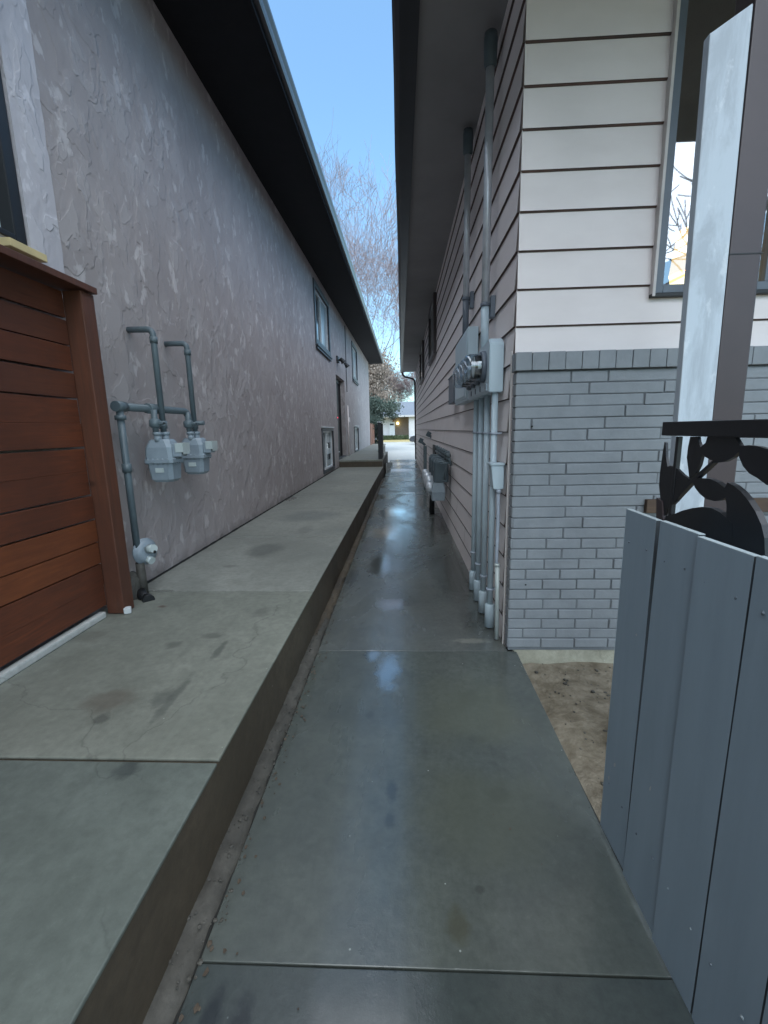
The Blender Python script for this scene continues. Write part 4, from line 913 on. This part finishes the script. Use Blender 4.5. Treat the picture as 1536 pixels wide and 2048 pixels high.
CR = thing('parked_car', 'dark car parked in the street, mostly hidden behind the brown downspout', 'car', (2.9, 44.5, 0))
side = [(.62, .35), (.66, .62), (.80, .78), (1.9, .93), (2.5, 1.36), (3.0, 1.46), (4.1, 1.44), (4.75, 1.0), (5.1, .95), (5.15, .40), (4.9, .28), (.8, .25)]
bm = BM(); prism(bm, side, lambda a, c, t: (a, t, c), 43.6, 45.3); bmesh.ops.bevel(bm, geom=[e for e in bm.edges], offset=.05, segments=2, affect='EDGES'); obj('body', bm, 'carpaint', CR)
bm = BM(); prism(bm, [(1.98, .95), (2.5, 1.30), (3.0, 1.38), (4.05, 1.36), (4.6, 1.0)], lambda a, c, t: (a, t, c), 43.58, 45.32); obj('side_window', bm, 'dglass', CR)
bm = BM(); box(bm, .70, 1.85, 43.75, 45.15, .86, .90, .01, Matrix.Rotation(-.10, 3, 'Y')); obj('hood', bm, 'galv', CR)
bm = BM(); box(bm, .60, .72, 43.66, 43.98, .56, .70, .02); obj('headlight', bm, 'headlamp', CR)
for x in (1.4, 4.3):
    for y in (43.62, 45.28):
        bm = BM(); tube(bm, [(x, y - .1, .32), (x, y + .1, .32)], .32, 20); w = obj('wheel', bm, 'tyre', CR)
        bm = BM(); tube(bm, [(x, y - .11, .32), (x, y + .11, .32)], .19, 16); obj('rim', bm, 'galv', w)

# ------------------------------------------------------------------ trees
def bare_tree(name, base, height, rng_, label, mat, spread=.6, lv=7, r0=.28, group=None, kids=(3, 4), trunk_frac=.22, r_min=.008):
    T = thing(name, label, 'tree', base, group); base = Vector(base)
    tb, cb = BM(), BM()
    def grow(p, d, L, r, lev):
        pts = [p]; rs = [r]; n = 4 if lev < 3 else 3
        for k in range(n):
            d = (d + Vector((rng_.gauss(0, .13), rng_.gauss(0, .13), rng_.gauss(0, .08) + .035))).normalized()
            pts.append(pts[-1] + d * L / n); rs.append(max(r_min, r * (1 - .45 * (k + 1) / n)))
        tube(tb if lev == 0 else cb, pts, rs, 8 if lev < 1 else (5 if lev < 3 else 3), cap=False)
        if lev >= lv: return
        nk = rng_.choice(kids)
        for k in range(nk):
            t = rng_.uniform(.45, 1.0) if k else 1.0; i = min(len(pts) - 2, int(t * n)); q = pts[i].lerp(pts[i + 1], t * n - i if t < 1 else 1)
            u, v = frame_axes(d); a = rng_.uniform(0, 2 * PI); sp = rng_.uniform(.35, 1) * spread * (1.15 if lev else 1)
            nd = (d + (u * math.cos(a) + v * math.sin(a)) * sp).normalized()
            grow(q, nd, L * rng_.uniform(.66, .84) * (1.0 if lev else 1.15), max(r_min, rs[-1] * rng_.uniform(.6, .85)), lev + 1)
    grow(base, Vector((0, 0, 1)), height * trunk_frac, r0, 0)
    obj('trunk', tb, 'bark', T, False); obj('crown', cb, mat, T, False)
    return T
bare_tree('bare_tree', (-8.6, 44, 0), 35, random.Random(11), 'tallest leafless tree rising above the eave of the stucco house', 'twig', .66, 7, .36, 'leafless trees beyond the houses', (3, 4), r_min=.0075)
bare_tree('bare_tree', (-7.6, 57, 0), 36, random.Random(24), 'leafless tree filling the gap just left of the black gutter', 'twig', .74, 7, .30, 'leafless trees beyond the houses', (3, 4), r_min=.009)
bare_tree('bare_tree', (3.5, 84, 0), 19, random.Random(31), 'reddish leafless tree behind the roof of the white house', 'twig', .85, 7, .24, 'leafless trees beyond the houses', r_min=.016)
bare_tree('bare_tree', (-4.5, 88, 0), 20, random.Random(37), 'leafless tree behind the white house, half hidden by the brown tree', 'twig2', .8, 7, .24, 'leafless trees beyond the houses', r_min=.016)
# trees behind the photographer, mirrored in the front window
bare_tree('bare_tree', (8.0, -8, 0), 17, random.Random(41), 'leafless tree behind the camera, mirrored in the front window', 'twig2', .80, 6, .3, r_min=.02)

# brown-leaved tree and green juniper beside the far end of the stucco house
T = thing('brown_tree', 'tree with dry brown foliage beyond the end of the stucco house', 'tree', (-3.0, 36, 0)); rg = random.Random(8)
cl = []
for _ in range(70):
    a = rg.uniform(0, 6.28); h = rg.uniform(2.8, 7.4); rr = (2.1 - .20 * (h - 2.6)) * math.sqrt(rg.random()); cl.append((-2.75 + rr * math.cos(a) * 1.05, 36 + rr * math.sin(a), h, rg.uniform(.3, .62)))
bm = BM()
for (x, y, z, s) in cl: leaves(bm, lambda r: (x + r.gauss(0, s), y + r.gauss(0, s), z + r.gauss(0, s * .7)), 230, .085, rg)
obj('crown', bm, 'drybrown', T, False)
bm = BM(); tube(bm, [(-3.0, 36, -.1), (-2.9, 36, 2.5), (-2.8, 36.1, 5), (-2.75, 36, 7.4)], [.22, .18, .1, .03], 8)
for (x, y, z, s) in cl[:16]: tube(bm, [(-2.85, 36, z * .6), ((x - 2.8) / 2, (y + 36) / 2, z * .85), (x, y, z)], [.06, .035, .015], 5)
obj('trunk', bm, 'bark', T)
T = thing('juniper_tree', 'dark green juniper with drooping boughs below the brown foliage', 'tree', (-2.6, 33, 0))
bm = BM(); rg = random.Random(9)
for _ in range(40):
    a = rg.uniform(0, 6.28); h = rg.uniform(2.0, 3.7); rr = 1.75 * math.sqrt(rg.random()) * (1 if h < 3.1 else .8); x, y = -2.3 + rr * math.cos(a), 33 + rr * math.sin(a)
    dirn = Vector((math.cos(a), math.sin(a), -.12))
    for k in range(3): leaves(bm, lambda r: (x + dirn.x * k * .22 + r.gauss(0, .26), y + dirn.y * k * .22 + r.gauss(0, .26), h - .06 * k + r.gauss(0, .15)), 120, .075, rg, .3)
obj('crown', bm, 'green', T, False)
bm = BM(); tube(bm, [(-2.6, 33, -.1), (-2.6, 33, 1.6), (-2.4, 33, 3.2)], [.2, .16, .05], 8); obj('trunk', bm, 'bark', T)
bm = BM(); leaves(bm, lambda r: (r.uniform(-6.5, -1.75), 34 + r.uniform(-.5, .5), r.uniform(.0, 2.35)), 6000, .09, rg); tag(obj('dark_hedge', bm, 'darkhedge', None, False), 'dark hedge under the juniper beyond the far fence', 'hedge')

# ------------------------------------------------------------------ small litter along the kerb
bm = BM(); rg = random.Random(12)
for _ in range(210):
    y = rg.uniform(.6, 9) if rg.random() < .75 else rg.uniform(.8, 4); x = -.60 + abs(rg.gauss(0, .035)) if rg.random() < .8 else rg.uniform(-.4, .65)
    s = rg.uniform(.003, .010); a = rg.uniform(0, 6.28); n = 5
    if x > -.5: s *= .5
    vs = [bm.verts.new((x + s * rg.uniform(.5, 1.1) * math.cos(a + 1.256 * k), y + s * rg.uniform(.6, 1.6) * math.sin(a + 1.256 * k), .003 + rg.uniform(0, .003))) for k in range(n)]
    bm.faces.new(vs)
o = obj('leaf_litter', bm, 'litter', None, False); o['kind'] = 'stuff'; o['label'] = 'scraps of dead leaves along the foot of the kerb'; o['category'] = 'leaf litter'

bm = BM(); rg = random.Random(21)
for _ in range(260):
    x = rg.uniform(.78, 1.7); y = rg.uniform(.9, 2.78) if rg.random() < .8 else rg.uniform(2.4, 2.8); s_ = rg.choice((.003, .004, .006, .006, .010)) * rg.uniform(.6, 1.4)
    z = -.085 + .03 * mnoise.noise(Vector((x * 2.5, y * 2.5, 0))) + .012 * mnoise.noise(Vector((x * 11, y * 11, 3))) - .02 * (x < .85) + s_ * .3
    r0 = bmesh.ops.create_icosphere(bm, subdivisions=1, radius=s_, matrix=Matrix.Translation((x, y, z)) @ Matrix.Diagonal((1, rg.uniform(.6, 1.2), .6, 1)))
    for v in r0['verts']: v.co += Vector((rg.uniform(-1, 1), rg.uniform(-1, 1), rg.uniform(-1, 1))) * s_ * .2
for _ in range(420):
    y = rg.uniform(.5, 4.5); x = rg.uniform(-.69, -.60) if rg.random() < .85 else rg.gauss(-.59, .012); s_ = rg.choice((.002, .003, .004, .006)) * rg.uniform(.6, 1.5)
    r0 = bmesh.ops.create_icosphere(bm, subdivisions=1, radius=s_, matrix=Matrix.Translation((x, y, .010 if x < -.61 else .003)) @ Matrix.Diagonal((1, rg.uniform(.6, 1.4), .6, 1)))
    for v in r0['verts']: v.co += Vector((rg.uniform(-1, 1), rg.uniform(-1, 1), rg.uniform(-1, 1))) * s_ * .25
o = obj('gravel', bm, 'strip', None, False); o['kind'] = 'stuff'; o['label'] = 'loose stones scattered on the bare dirt and along the kerb foot'; o['category'] = 'gravel'

# ------------------------------------------------------------------ world, sun, camera
SUN_EL, SUN_AZ = math.radians(66), math.radians(186)
w = bpy.data.worlds.new('World'); S.world = w; w.use_nodes = True; nt = w.node_tree
for n in list(nt.nodes): nt.nodes.remove(n)
o_ = nt.nodes.new('ShaderNodeOutputWorld'); bg = nt.nodes.new('ShaderNodeBackground'); sk = nt.nodes.new('ShaderNodeTexSky')
sk.sky_type = 'NISHITA'; sk.sun_disc = False; sk.sun_elevation = SUN_EL; sk.sun_rotation = SUN_AZ
sk.altitude = 200; sk.air_density = 1.0; sk.dust_density = 1.5; sk.ozone_density = 3
tm = nt.nodes.new('ShaderNodeMix'); tm.data_type = 'RGBA'; tm.blend_type = 'MULTIPLY'; tm.inputs[0].default_value = 1; tm.inputs[7].default_value = (.84, 1.02, .97, 1)
nt.links.new(sk.outputs[0], tm.inputs[6]); nt.links.new(tm.outputs[2], bg.inputs[0]); bg.inputs[1].default_value = .088; nt.links.new(bg.outputs[0], o_.inputs[0])
ld = bpy.data.lights.new('sun', 'SUN'); ld.energy = 1.4; ld.angle = math.radians(110); ld.color = (1, .97, .94)
lo = bpy.data.objects.new('sun', ld); COL.objects.link(lo)
sd = Vector((math.sin(SUN_AZ) * math.cos(SUN_EL), math.cos(SUN_AZ) * math.cos(SUN_EL), math.sin(SUN_EL)))
lo.rotation_euler = sd.to_track_quat('Z', 'Y').to_euler(); lo.location = sd * 30

cd = bpy.data.cameras.new('camera'); cam = bpy.data.objects.new('camera', cd); COL.objects.link(cam); S.camera = cam
cd.sensor_fit = 'HORIZONTAL'; cd.sensor_width = 36; cd.lens = 36 * 880 / 1536; cd.clip_start = .02; cd.clip_end = 1000
r_ = Vector((.99891113, .04212465, -.02005178)); u_ = Vector((.01192014, .18508675, .98264989)); f_ = Vector((-.0451051, .98181893, -.18438308))
cam.matrix_world = Matrix(((r_.x, u_.x, -f_.x, 0), (r_.y, u_.y, -f_.y, 0), (r_.z, u_.z, -f_.z, 1.5), (0, 0, 0, 1)))

S.view_settings.view_transform = 'Standard'; S.view_settings.look = 'None'; S.view_settings.gamma = 1; S.view_settings.exposure = 2.05
S.cycles.use_denoising = True; S.cycles.max_bounces = 12; S.cycles.diffuse_bounces = 8; S.cycles.glossy_bounces = 6; S.cycles.transparent_max_bounces = 8
